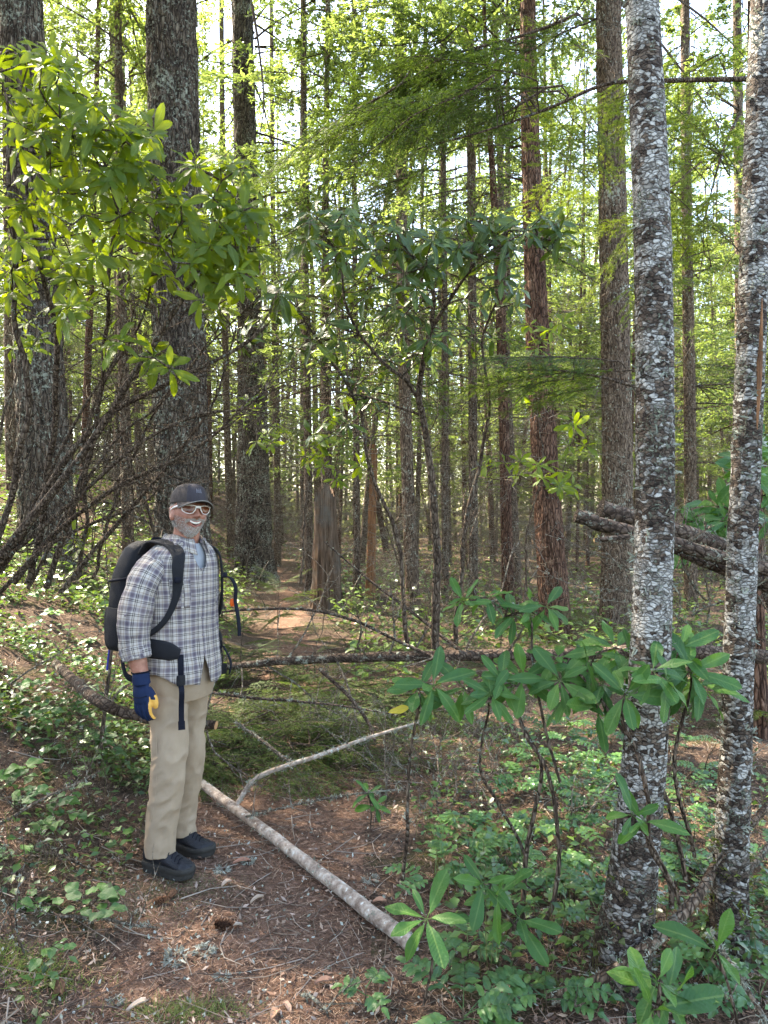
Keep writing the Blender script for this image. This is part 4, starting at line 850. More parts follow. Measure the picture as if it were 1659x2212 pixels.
# pale sunlit rhododendrons deeper in the wood
for k, (lab, spots, st, L) in enumerate([
    ('small yellow green rhododendron in the sun between the reddish conifer and its neighbour', [(1180, 720, 50, 40, 7, .4, 6), (1150, 830, 60, 40, 7, .4, 7), (1200, 1030, 60, 30, 7, .4, 8), (1080, 990, 50, 40, 7.2, .4, 5), (1240, 930, 40, 40, 7, .4, 4)], [[(1130, 1330, 7), (1140, 1150, 7), (1170, 1000, 7), (1150, 820, 7)]], .14),
    ('sparse sunlit rhododendron left of the stump with glowing leaves', [(720, 1000, 70, 40, 8, .4, 7), (640, 950, 60, 40, 8, .5, 5), (560, 910, 60, 50, 8, .5, 6), (760, 900, 60, 40, 8, .5, 6)], [[(650, 1260, 8), (660, 1100, 8), (690, 980, 8), (720, 900, 8)]], .14),
    ('glowing rhododendron foliage behind the far left stems', [(60, 560, 60, 40, 6.5, .4, 7), (50, 700, 60, 60, 6.5, .4, 5), (160, 560, 60, 40, 6.5, .5, 6), (20, 640, 40, 80, 6.5, .4, 6)], [[(-40, 1150, 6.6), (10, 900, 6.5), (60, 700, 6.5), (70, 560, 6.5)]], .15),
    ('rhododendron with bright leaves at the right edge beside the thin birch', [(1640, 1080, 40, 60, 3.8, .3, 5), (1520, 1120, 60, 30, 4, .2, 5), (1600, 1010, 40, 30, 4, .3, 3), (1650, 960, 30, 30, 3.9, .3, 3), (1480, 1160, 30, 30, 4, .2, 2), (1555, 1140, 40, 20, 3.9, .2, 3)], [[(1700, 1500, 4), (1660, 1300, 4), (1600, 1160, 3.95), (1520, 1120, 4)]], .16)]):
    shrub('rhododendron_bush', lab, st, [(.014, .005)], scatter(spots, g), LR if k < 3 else LF, L, M['rhodo'], 50 + k, 'rhododendron bushes', (6, 9), .5, (-30, 35), 300)
# leafy cluster in the right foreground
def at(*a): return [Q(*p) for p in a]
FG = at((905, 1490, 3.0), (935, 1480, 2.95), (1000, 1485, 3.0), (1085, 1470, 2.95), (1060, 1500, 2.9), (1130, 1465, 3.0), (1050, 1290, 3.2), (1000, 1300, 3.2), (1110, 1330, 3.15), (1145, 1320, 3.1), (1180, 1310, 3.1), 
    (1205, 1420, 3.0), (1270, 1450, 2.95), (1300, 1480, 2.9), (1330, 1400, 2.95), (1360, 1420, 2.9), (1410, 1450, 2.62), (1440, 1470, 2.6), (1490, 1450, 2.75), (1350, 1500, 2.6), (1230, 1500, 2.9), (1470, 1400, 2.8), (1290, 1530, 2.85), (1210, 1470, 2.9), (1505, 1480, 2.8))
FST = [[(1130, 1990, 3.1), (1135, 1850, 3.08), (1155, 1750, 3.05), (1170, 1640, 3.02), (1120, 1560, 3), (1085, 1490, 2.97)], [(1135, 1850, 3.1), (1050, 1690, 3.1), (1045, 1600, 3.05), (1055, 1520, 3)], [(1160, 2010, 2.95), (1190, 1960, 2.9), (1205, 1800, 2.9), (1180, 1660, 2.9), (1130, 1580, 2.95), (1085, 1500, 2.95)],
    [(1450, 1960, 2.62), (1440, 1900, 2.6), (1400, 1820, 2.6), (1405, 1720, 2.58), (1370, 1620, 2.6), (1345, 1560, 2.6), (1350, 1500, 2.6), (1410, 1455, 2.6)], [(1480, 1900, 2.8), (1440, 1700, 2.75), (1330, 1560, 2.8), (1270, 1470, 2.9), (1200, 1420, 3)],
    [(870, 1900, 3.2), (880, 1780, 3.1), (890, 1640, 3.05), (905, 1500, 3)], [(1210, 1690, 3), (1150, 1450, 3.05), (1140, 1340, 3.1), (1060, 1300, 3.2)], [(1500, 1850, 2.9), (1460, 1640, 2.8), (1490, 1500, 2.78), (1490, 1450, 2.75)]]
fg = shrub('rhododendron_bush', 'big leaved rhododendron arching in front of the nearer birch, one leaf yellow', FST, [(.011, .005), (.007, .004), (.010, .005), (.010, .005), (.009, .004), (.009, .005), (.006, .004), (.008, .004)], FG, LF, .150, M['rhodo_fg'], 61, 'rhododendron bushes', (7, 11), .62, (-38, 40), 300, 10, 'twig')
y0 = Q(885, 1528, 2.98); inst('leaf', LY[0], fg, basis([-1, -.2, -.1], [0, -.7, .7], y0 - origin(fg), .085))['label'] = 'yellow ageing leaf'
def shoot(label, stem_pts, r, tips, seed, L=.14, elev=(-20, 45), nl=(6, 8), meshes=None):
    return shrub('rhododendron_seedling', label, [stem_pts], [r], [Q(*t) for t in tips], meshes or LF, L, M['rhodo_fg'], seed, 'young rhododendron shoots', nl, .75, elev)
shoot('young rhododendron shoot with a star of seven leaves beside the fallen pole tip', [(915, 2170, 2.55), (928, 2090, 2.55), (922, 2010, 2.55)], (.005, .004), [(922, 1985, 2.55)], 71, .150, (-15, 50), (8, 9))
shoot('young rhododendron shoot rising between the birch and the fallen pole', [(1160, 2050, 2.7), (1120, 1990, 2.68), (1060, 1930, 2.66)], (.007, .004), [(1045, 1910, 2.65), (1075, 1935, 2.66), (1120, 1985, 2.68)], 72, .145, (-30, 60), (5, 7))
shoot('three leaved rhododendron sprig in front of the middle of the nearer birch', [(1470, 1960, 2.5), (1430, 1870, 2.45), (1395, 1800, 2.4), (1368, 1762, 2.38)], (.006, .0035), [(1366, 1760, 2.36), (1390, 1775, 2.37)], 73, .125, (-30, 45), (5, 6))
shoot('big leaved rhododendron shoot in the lower right corner before the birch foot', [(1440, 2290, 2.0), (1430, 2200, 2.0), (1425, 2140, 2.0)], (.006, .004), [(1420, 2120, 2.0), (1440, 2150, 2.05), (1410, 2180, 1.98)], 74, .150, (-40, 70), (6, 8))
shoot('narrow leaved rhododendron tip before the foot of the thin birch', [(1600, 2250, 2.3), (1570, 2120, 2.3), (1548, 2060, 2.3)], (.005, .003), [(1545, 2055, 2.3)], 75, .125, (20, 75), (4, 5))
shoot('low rhododendron sprout in dull green right of the white lichened twig', [(800, 1790, 3.9), (800, 1750, 3.9), (796, 1720, 3.9)], (.004, .003), [(796, 1715, 3.9), (810, 1740, 3.9)], 76, .11, (-30, 50), (5, 7))
shoot('small rhododendron sprout glossy on the bank beside the backpack', [(150, 1200, 5.2), (160, 1180, 5.2), (165, 1165, 5.2)], (.005, .003), [(165, 1160, 5.2), (185, 1175, 5.2)], 77, .14, (-30, 50), (6, 8), LR)
# ------------------------------------------------------------------ salal and other low plants at the left
def salal(label, x, y, n, L, seed, lift=.13, spread=.21, tips=None):
    g = np.random.default_rng(seed); b = gq(x, y, -.01); o = empty('salal_plant', b, label, 'plant', 'salal plants on the left bank'); mb = MB(); lv = Leaves(o, M['salal'])
    ns = max(1, n // 5)
    for s in range(ns):
        a = g.random() * 6.28; d = np.array([math.cos(a) * spread, math.sin(a) * spread, lift]) * g.uniform(.7, 1.3); k = 6; t = np.linspace(0, 1, k)[:, None]
        P = b + d * t + np.array([0, 0, lift * .5]) * t * (1 - t) * 2 + np.r_[[[0] * 3], g.normal(size=(k - 1, 3)) * .012]; tube(mb, P, np.linspace(.0026, .0015, k), 5)
        m = n // ns
        for i in range(m):
            u = .35 + .65 * (i + .5) / m; p = np.array([np.interp(u, t[:, 0], P[:, c]) for c in range(3)]); q = a + (1 if i % 2 else -1) * g.uniform(.5, 1.4)
            dd = np.array([math.cos(q), math.sin(q), g.uniform(-.15, .45)]); lv.put(LS[g.integers(0, 4)], dd, np.array([0, -.25, 1.]) + g.normal(size=3) * .25, p + unit(dd) * .012, L * g.uniform(.7, 1.15))
    mb.build('stem', M['twig'], o); lv.flush()
SAL = [(85, 1800, 9, .075, 'salal with dark heart shaped leaves at the left under the pale stick'), (160, 1800, 8, .07, 'salal sprig right of the dark heart shaped one near the pale stick'), (190, 1650, 12, .075, 'salal with broad flat leaves level with the hiker knee'), (130, 1560, 12, .08, 'leafy salal on the bank left of the gloved hand'),
    (60, 1590, 10, .08, 'salal at the left edge below the yellow green plant'), (20, 1690, 10, .08, 'salal cut by the left edge of the picture near knee height'), (160, 1990, 14, .075, 'bright salal near the bottom left with a lichen tuft among it'), (150, 2050, 12, .07, 'salal lowest on the bottom left beside the white lichen'), (20, 1920, 8, .07, 'small salal at the left edge above the grassy tuft'),
    (268, 1880, 4, .07, 'single sprout with three rounded leaves beside the near boot'), (35, 1475, 8, .075, 'yellow green young plant at the left edge of the bank'), (260, 1700, 7, .065, 'salal in shade just behind the hiker heel'), (215, 1560, 8, .07, 'shaded salal behind the gloved hand'), (110, 1700, 10, .07, 'salal midway down the bank beside a dead stick'),
    (90, 1420, 9, .08, 'salal higher on the bank in broken sunlight'), (190, 1450, 9, .08, 'salal on the bank beside the cord of the pack'), (20, 1380, 8, .08, 'dark round leaved salal at the left edge in dappled sun'), (40, 2090, 6, .06, 'pale salal seedling in the bottom left corner'), (150, 1500, 10, .08, 'salal spreading over the bank just above the brown branch'), (60, 1500, 10, .08, 'salal on the bank left of the brown branch root'), (230, 1620, 8, .07, 'salal at the hiker thigh below the brown branch'), (10, 1780, 9, .075, 'salal at the left edge where the pale stick starts'), (240, 1790, 7, .065, 'salal between the pale stick and the near boot'), (100, 1880, 8, .065, 'salal just above the brown stick at lower left'), (130, 1340, 9, .085, 'salal on the sunlit bank beside the dead sapling'), (40, 1300, 9, .085, 'salal on the sunlit bank at the left edge'), (230, 1400, 8, .08, 'salal touching the left side of the backpack')]
for k, (x, y, n, L, lab) in enumerate(SAL): salal(lab, x, y, n, L, 400 + k)
# ------------------------------------------------------------------ Oregon grape and similar pinnate plants at the right
def frond(mb_or_obj, b, d, L, n, g, ll, up=(0, 0, 1.)):
    """leaf axis and its leaflets: returns axis points and leaflet placements"""
    t = np.linspace(0, 1, 8)[:, None]; d = unit(d); P = b + d * L * t + np.array([0, 0, -.35 * L]) * t ** 2; out = []
    for i in range(n):
        u = .3 + .7 * (i // 2 * 2 + 1) / n if i < n - 1 else 1.; p = np.array([np.interp(min(u, 1), t[:, 0], P[:, c]) for c in range(3)]); q = unit(P[min(7, int(u * 7))] - P[max(0, int(u * 7) - 1)])
        s = unit(np.cross(q, up)) * (1 if i % 2 else -1); dd = q * .35 + s + [0, 0, .08] if i < n - 1 else q
        out.append((dd, np.asarray(up) + g.normal(size=3) * .18, p, ll * (1 - .35 * abs(u - .6)) * g.uniform(.85, 1.1)))
    return P, out
def grape(label, b, nf, L, nl, ll, seed, detail):
    g = np.random.default_rng(seed); o = empty('oregon_grape', b, label, 'plant', 'low pinnate leaved plants'); h = MB(); h2 = MB()
    for f in range(nf):
        a = f * 2.4 + g.random(); d = np.array([math.cos(a), math.sin(a), g.uniform(.25, .9)]); bb = b + np.array([0, 0, .03 + .05 * g.random()])
        P, lf = frond(None, bb, d, L * g.uniform(.75, 1.15), nl, g, ll, np.array([0, -.2, 1.]))
        if detail:
            m = MB(); tube(m, P, np.linspace(.0022, .001, 8), 4); x = m.build('leaf', M['grape'], o)
            for dd, up, p, l in lf: inst('leaflet', LG[g.integers(0, 3)], x, basis(dd, up, p - b, l))
        else:
            m = MB(); tube(m, P, np.linspace(.002, .001, 8), 3)
            for dd, up, p, l in lf: V, Fq = arrs(LG[g.integers(0, 3)]); Mx = np.array(basis(dd, up, p, l)); m.add(V @ Mx[:3, :3].T + Mx[:3, 3], Fq)
            m.build('leaf', M['grape'], o)
    tube(h, [b - [0, 0, .03], b + [0, 0, .05], b + [0, 0, .08]], [.004, .003, .002], 5); h.build('stem', M['twig'], o)
grape('oregon grape with glossy toothed leaflets at the bottom centre', gq(1000, 2230), 6, .26, 11, .062, 1, True)
grape('oregon grape under the young rhododendron shoot beside the pole tip', gq(1010, 2080), 5, .2, 9, .05, 2, True)
grape('oregon grape at the bottom right of centre below the mossy limb', gq(1180, 2190), 6, .22, 11, .05, 3, True)
grape('small light green oregon grape at the bottom edge of the path', gq(790, 2185), 3, .12, 7, .05, 4, True)
g = np.random.default_rng(77)
LOW = [(1010, 1870), (1080, 1850), (1150, 1800), (1230, 1790), (1280, 1870), (1000, 1800), (940, 1900), (1240, 1930), (1290, 1980), (1480, 1700), (1500, 1790), (1460, 1860), (1530, 2130), (1620, 2050), (1640, 2150), (1650, 1950), (1620, 1900), (1190, 1700), (1240, 1640), (1300, 1640), (1150, 1620), (1230, 1600), (1320, 1590), (1180, 1560), (1280, 1560), (1340, 1690), (1290, 1730), (1130, 1690), (1480, 1600), (1520, 1660), (1660, 1840), (1100, 1930), (1190, 1870), (1260, 1700), (1500, 1900)]
for k, (x, y) in enumerate(LOW):
    p = gq(x, y + 25)
    grape('low pinnate leaved plant in the shade of the undergrowth right of the trail', p, g.integers(5, 8), .24 * g.uniform(.8, 1.2), 11, .05, 500 + k, False)
# ------------------------------------------------------------------ the hiker
HX, HY = -.972, 3.655
PH = R(62)                                    # heading from towards-camera to the right
hz = float(ground(np.array(HX), np.array(HY)))
man = empty('person', (HX, HY, 0), 'smiling bearded man in cap, white sunglasses, plaid shirt and khaki trousers standing on the trail', 'person')
man.rotation_euler.z = math.atan2(-math.sin(PH), -math.cos(PH))
pack = empty('backpack', (HX, HY, 0), 'black backpack worn on the plaid shirted man, with a dangling blue cord', 'backpack')
pack.rotation_euler.z = man.rotation_euler.z
def lpart(mb, name, mats, parent, smooth=True, kind=None, label=None, sub=0):
    """geometry already in the hiker's own axes: x his right, y ahead, z up"""
    o = bpy.data.objects.new(name, mb.mesh(name, mats, smooth)); COL.objects.link(o); o.parent = parent
    if kind: o['kind'] = kind
    if label: o['label'] = label
    if sub:
        m = o.modifiers.new('smooth', 'SUBSURF'); m.levels = m.render_levels = sub
    return o
def loft(mb, secs, k=40, power=2.0, cap=True, mi=0, wr=0, seed=0, lim=None, hem=None, wsc=(6, 6, 9)):
    """horizontal sections: (z, centre x, centre y, half width x, half depth y)"""
    A = spline(np.array(secs, float), max(len(secs) * 6, 8)); a = np.arange(k + 1) / k * 2 * np.pi
    ca, sa = np.sin(a), np.cos(a); e = 2 / power
    if lim is not None:
        li = np.array([lim(z) for z in A[:, 0]]); a2 = li[:, None] + (2 * np.pi - 2 * li[:, None]) * (a[None] / (2 * np.pi)) + .04; ca, sa = np.sin(a2), np.cos(a2)
    X = np.sign(ca) * np.abs(ca) ** e; Y = np.sign(sa) * np.abs(sa) ** e
    if lim is None: X, Y = X[None] + 0 * A[:, :1], Y[None] + 0 * A[:, :1]
    V = np.stack([A[:, 1:2] + A[:, 3:4] * X, A[:, 2:3] + A[:, 4:5] * Y, A[:, 0:1] + 0 * X], -1)
    if wr:
        q = np.stack([np.sin(a)[None] * 1.2 + 0 * A[:, :1], np.cos(a)[None] * 1.2 + 0 * A[:, :1], A[:, :1] * 1.0 + 0 * a[None]], -1)
        nrm = unit(np.stack([X / np.maximum(A[:, 3:4], .01), Y / np.maximum(A[:, 4:5], .01), 0 * V[..., 2]], -1))
        w = (1 - np.abs(fbm(q * np.array(wsc) / 3 + seed, 2, seed) * 2 - 1) * 1.6) + .6 * (fbm(q * np.array(wsc) / 1.6 + seed, 2, seed + 3) - .5)
        V = V + nrm * (w * wr)[..., None]
    n = len(A); i = np.arange(n - 1)[:, None] * (k + 1); j = np.arange(k)[None]
    Fq = np.stack([i + j, i + j + 1, i + k + 1 + j + 1, i + k + 1 + j], -1).reshape(-1, 4)
    per = (A[:, 3:4] + A[:, 4:5]).mean(); uv = np.stack([(a[None] - np.pi) * per / 2 * 1.0 + 0 * A[:, :1], A[:, :1] + 0 * a[None]], -1)
    if hem is not None: V[..., 2] += hem(a)[None] * np.clip(1 - (A[:, :1] - A[0, 0]) / .25, 0, 1)
    if lim is not None: uv[..., 0] = (a2 - np.pi) * per / 2; uv[..., 1] = V[..., 2]
    V2, UV = V.reshape(-1, 3), uv.reshape(-1, 2)
    mb.add(V2, Fq, mi, None, UV)
    if cap:
        for e0 in (0, n - 1):
            ring = V2[e0 * (k + 1):(e0 + 1) * (k + 1)]; ids = np.arange(k); t = np.stack([ids, ids + 1, np.full(k, k + 1)], -1)
            mb.add(np.r_[ring, [ring[:-1].mean(0)]], t, mi, None, np.r_[UV[e0 * (k + 1):(e0 + 1) * (k + 1)], [[0, 0]]])
    return V
def limbloft(mb, pts, rad, k=28, mi=0, wr=0, seed=0, cap=True, flat=1.0, n=None, ref=(0, 1, 0), wf=1.0):
    """a limb through pts with elliptic section"""
    A = spline(np.c_[np.array(pts, float), np.array(rad, float)], n or len(pts) * 9); P = A[:, :3]; r = A[:, 3]
    T = unit(np.gradient(P, axis=0)); N = unit(np.array(ref)[None] - T * (T @ np.array(ref))[:, None]); B = np.cross(T, N); a = np.arange(k + 1) / k * 2 * np.pi
    s = np.r_[0, np.cumsum(np.linalg.norm(np.diff(P, axis=0), axis=1))]
    rr = r[:, None] + 0 * a[None]
    if wr:
        q = np.stack([np.cos(a)[None] * 1.3 + 0 * s[:, None], np.sin(a)[None] * 1.3 + 0 * s[:, None], s[:, None] * 13 * wf + np.cos(a)[None] * .8], -1)
        rr = rr + wr * ((1 - np.abs(fbm(q + seed, 2, seed) * 2 - 1) * 1.8) + .5 * (fbm(q * 2.2 + seed, 2, seed + 4) - .5))
    V = P[:, None] + rr[..., None] * (np.cos(a)[None, :, None] * N[:, None] + flat * np.sin(a)[None, :, None] * B[:, None])
    m = len(P); i = np.arange(m - 1)[:, None] * (k + 1); j = np.arange(k)[None]
    uv = np.stack([a[None] * r.mean() + 0 * s[:, None], -s[:, None] + 0 * a[None]], -1).reshape(-1, 2)
    V = V.reshape(-1, 3); mb.add(V, np.stack([i + j, i + j + 1, i + k + 1 + j + 1, i + k + 1 + j], -1).reshape(-1, 4), mi, None, uv)
    if cap:
        for e0 in (0, m - 1):
            ring = V[e0 * (k + 1):(e0 + 1) * (k + 1)]; ids = np.arange(k); t = np.stack([ids, ids + 1, np.full(k, k + 1)], -1)
            mb.add(np.r_[ring, [ring[:-1].mean(0)]], t, mi, None, np.r_[uv[e0 * (k + 1):(e0 + 1) * (k + 1)], [[0, 0]]])
    return P, r
def voxel(mb, mats, name, size, smooth=4, it=.5):
    """join overlapping closed shapes into one continuous skin"""
    me = mb.mesh(name + '_raw', mats); o = bpy.data.objects.new('tmp', me); COL.objects.link(o)
    m = o.modifiers.new('r', 'REMESH'); m.mode = 'VOXEL'; m.voxel_size = size; m.use_smooth_shade = True
    if smooth: s = o.modifiers.new('s', 'SMOOTH'); s.iterations = smooth; s.factor = it
    dg = bpy.context.evaluated_depsgraph_get(); out = bpy.data.meshes.new_from_object(o.evaluated_get(dg)); bpy.data.objects.remove(o); out.name = name
    out.materials.clear()
    for x in (mats if isinstance(mats, (list, tuple)) else [mats]): out.materials.append(x)
    return out
# --- materials
def skin():
    n = NT('skin'); v = n.coord('Object')
    c = n.ramp(n.noise(v, 40, 5, .6), [(.3, (.21, .09, .055)), (.55, (.33, .155, .10)), (.75, (.42, .22, .15))])
    sx = n.n('ShaderNodeSeparateXYZ'); n.l(v, sx.inputs[0])
    c = n.mix(n.math('MULTIPLY', n.noise(v, 14, 3), .35), c, (.33, .10, .07))
    return n.done(n.pbr(c, .5, n.bump(n.noise(v, 160, 3), .25, .002), .4, **{'Subsurface Weight': .08, 'Subsurface Radius': (.01, .004, .002)}))
def fabric(name, c0, c1, scale=500, rough=.85, spec=.15, big=6, bump=.35):
    n = NT(name); v = n.coord('Object')
    c = n.mix(n.noise(v, big, 5, .6), c0, c1)
    return n.done(n.pbr(c, rough, n.bump(n.math('ADD', n.noise(v, scale, 2), n.math('MULTIPLY', n.noise(v, 30, 4), 1.5)), bump, .004), spec))
def plaid():
    n = NT('plaid_cloth'); uv = n.n('ShaderNodeUVMap'); sx = n.n('ShaderNodeSeparateXYZ')
    d = n.n('ShaderNodeVectorMath'); d.operation = 'ADD'; nz = n.n('ShaderNodeTexNoise', Scale=9.0); n.l(uv.outputs[0], nz.inputs['Vector'])
    sc = n.n('ShaderNodeVectorMath'); sc.operation = 'SCALE'; n.l(nz.outputs[1], sc.inputs[0]); sc.inputs['Scale'].default_value = .009
    n.l(uv.outputs[0], d.inputs[0]); n.l(sc.outputs[0], d.inputs[1]); n.l(d.outputs[0], sx.inputs[0])
    W_, G_, B_, L_, T_ = (.52, .48, .43), (.235, .215, .245), (.135, .11, .135), (.026, .016, .014), (.28, .21, .165)
    def bands(o, per, ph):
        f = n.math('FRACT', n.math('ADD', n.math('DIVIDE', o, per), ph))
        return n.ramp(f, [(0, W_), (.10, W_), (.11, W_), (.13, L_), (.17, L_), (.19, W_), (.23, W_), (.25, L_), (.29, L_), (.31, W_), (.38, W_), (.44, G_), (.53, B_), (.66, B_), (.72, G_), (.79, W_), (.87, T_), (.92, W_), (1, W_)])
    a = bands(sx.outputs[0], .054, .0); b = bands(sx.outputs[1], .058, .3)
    c = n.mix(.5, a, b); c = n.mix(.42, c, n.mix(1, a, b, 'MULTIPLY'))
    v = n.coord('Object')
    c = n.mix(n.ramp(n.noise(v, 7, 4), [(.45, 0), (.7, .22)]), c, (.33, .26, .22))
    return n.done(n.pbr(c, .85, n.bump(n.math('ADD', n.noise(v, 420, 2), n.math('MULTIPLY', n.noise(v, 26, 5), 3)), .5, .004), .12, **{'Sheen Weight': .05}))
M['skin'] = skin(); M['plaid'] = plaid()
M['khaki'] = fabric('khaki_cloth', (.265, .195, .13), (.38, .295, .21), 600, .85, .12, 9, .4)
M['tee'] = fabric('pale_blue_cotton', (.26, .275, .295), (.32, .335, .36), 700)
M['black'] = fabric('black_nylon', (.0035, .0035, .005), (.014, .014, .017), 900, .65, .3, 16, .9)
M['web'] = fabric('navy_webbing', (.003, .0035, .008), (.007, .008, .015), 900, .75, .15)
M['boot'] = fabric('black_boot_leather', (.007, .0075, .010), (.028, .029, .034), 120, .6, .3, 40, .6)
M['sole'] = fabric('dusty_rubber', (.02, .019, .018), (.05, .046, .04), 90, .8, .2, 30)
M['glove'] = fabric('navy_glove_cloth', (.006, .012, .036), (.010, .024, .068), 600, .8, .2, 12)
M['hide'] = fabric('yellow_leather', (.58, .29, .05), (.72, .40, .09), 150, .65, .3, 30)
M['cap'] = fabric('waxed_cap_cloth', (.030, .022, .019), (.068, .052, .045), 500, .75, .2, 22)
M['capblue'] = fabric('navy_cap_front', (.022, .018, .021), (.05, .043, .048), 500, .75, .2, 22)
M['brim'] = fabric('grey_brim_edge', (.12, .115, .10), (.18, .17, .15), 500, .8)
M['frame'] = fabric('white_plastic', (.74, .70, .64), (.80, .76, .70), 50, .35, .5, 5, .02)
M['teeth'] = fabric('tooth', (.74, .70, .60), (.82, .78, .70), 60, .3, .5, 5, .02)
M['lip'] = fabric('lip', (.30, .11, .085), (.38, .16, .13), 90, .5, .3)
M['mouth'] = fabric('mouth_dark', (.06, .012, .01), (.08, .018, .015), 60)
M['eye'] = fabric('dark_eye', (.02, .015, .012), (.03, .02, .02), 60, .15, .6)
M['cord'] = fabric('blue_cord', (.03, .035, .22), (.06, .06, .36), 200, .7)
M['orange'] = fabric('orange_plastic', (.7, .09, .01), (.8, .14, .02), 60, .5)
M['metal'] = fabric('dull_metal', (.3, .3, .3), (.5, .5, .5), 60, .35, .6)
def lens():
    n = NT('brown_lens'); p = n.pbr((.15, .04, .014), .08, None, .6)
    t = n.n('ShaderNodeBsdfTransparent', Color=(.50, .17, .075, 1)); x = n.n('ShaderNodeMixShader'); x.inputs[0].default_value = .45; n.l(p, x.inputs[1]); n.l(t.outputs[0], x.inputs[2])
    return n.done(x.outputs[0])
M['lens'] = lens()
# --- head in its own axes, then turned towards the camera
HC = np.array([.012, .068, 1.652]); HYAW = R(27); HROLL = R(-3)
def hturn(V):
    V = np.asarray(V, float); c, s = math.cos(HYAW), math.sin(HYAW); cr, sr = math.cos(HROLL), math.sin(HROLL)
    x = V[:, 0] * cr + V[:, 2] * sr; z = -V[:, 0] * sr + V[:, 2] * cr; y = V[:, 1]
    return np.stack([x * c + y * s, -x * s + y * c, z], -1) + HC
def G(V, c, s, a):
    d = ((V - np.array(c)) / np.array(s)) ** 2; return a * np.exp(-d.sum(-1))
def head_surface(d):
    """point of the face in direction d (unit rows)"""
    x, y, z = d[:, 0], d[:, 1], d[:, 2]
    V = d * np.array([.076, .098, .122])
    low = np.clip(-V[:, 2] / .122, 0, 1); V[:, 0] *= 1 - .26 * low ** 1.5; V[:, 1] = np.where(V[:, 1] < 0, V[:, 1] * (1 - .45 * low), V[:, 1] * (1 - .05 * low))
    V[:, 1] += .008 * low * (V[:, 1] > 0)
    f = V[:, 1] > .02
    ax = np.stack([np.abs(V[:, 0]), V[:, 1], V[:, 2]], -1)
    push = G(V, (0, .1, .004), (.0095, .05, .028), .020) + G(V, (0, .1, -.018), (.0135, .05, .012), .034) + G(ax, (.013, .1, -.021), (.006, .05, .007), .010) + G(ax, (.03, .09, .03), (.022, .05, .012), .004)
    push += G(ax, (.032, .08, .008), (.018, .05, .013), -.010) + G(ax, (.042, .075, -.022), (.020, .05, .018), .012) + G(V, (0, .09, -.102), (.026, .05, .022), .010)
    push += G(V, (0, .1, -.042), (.034, .04, .018), .006) + G(ax, (.012, .1, -.020), (.007, .05, .008), .005)
    push += G(ax, (.045, .08, -.05), (.006, .05, .02), -.002)
    V[:, 1] += push * f
    return V
def sphere_dirs(nu, nv):
    th = np.linspace(0, np.pi, nv); ph = np.linspace(0, 2 * np.pi, nu + 1)
    D = np.stack([np.sin(th)[:, None] * np.sin(ph)[None], np.sin(th)[:, None] * np.cos(ph)[None], np.cos(th)[:, None] + 0 * ph[None]], -1)
    i = np.arange(nv - 1)[:, None] * (nu + 1); j = np.arange(nu)[None]
    return D.reshape(-1, 3), np.stack([i + j, i + nu + 1 + j, i + nu + 1 + j + 1, i + j + 1], -1).reshape(-1, 4)
body = MB(); D, Fq = sphere_dirs(96, 72); body.add(hturn(head_surface(D)), Fq)
for s in (-1, 1):                                            # ears
    d2, f2 = sphere_dirs(20, 14); e = d2 * [.012, .021, .036]; e[:, 0] *= s; e[:, 0] -= s * G(d2, (1, 0, .1), (.5, .55, .55), .010)
    e = e + [s * .079, -.008 + e[:, 2][..., None].mean() * 0, -.012]; e[:, 1] -= .25 * (e[:, 2] + .012); body.add(hturn(e), f2 if s > 0 else f2[:, ::-1])
limbloft(body, [hturn(np.array([[0, -.018, -.05]]))[0], (.0, .045, 1.555), (0, .02, 1.46), (0, .01, 1.40)], [.058, .060, .064, .08], 36)
loft(body, [(.80, 0, .0, .15, .10), (.95, 0, .0, .16, .11), (1.1, 0, .01, .155, .11), (1.3, 0, .015, .175, .115), (1.42, 0, .015, .16, .10), (1.47, 0, .015, .10, .075)], 40)
SH = {1: [(.15, .0, 1.41), (.215, -.012, 1.33), (.255, -.022, 1.2), (.266, -.022, 1.08), (.266, -.002, 1.0), (.262, .02, .93), (.26, .03, .895)], -1: [(-.15, .0, 1.41), (-.21, -.045, 1.32), (-.235, -.10, 1.2), (-.235, -.14, 1.08), (-.235, -.145, 1.0), (-.232, -.14, .93), (-.23, -.135, .895)]}
for s in (1, -1):
    limbloft(body, SH[s], [.055, .05, .045, .044, .042, .033, .031], 24)
    dl = -.006 if s > 0 else -.076
    limbloft(body, [(s * .085, .0, .88), (s * .09, .01 + dl * .5, .7), (s * .10, .02 + dl, .5), (s * .104, .005 + dl, .3), (s * .107, -.025 + dl, .09)], [.075, .07, .055, .05, .042], 24)
bm = voxel(body, M['skin'], 'body', .0048, 3, .5)
ob = bpy.data.objects.new('body', bm); COL.objects.link(ob); ob.parent = man
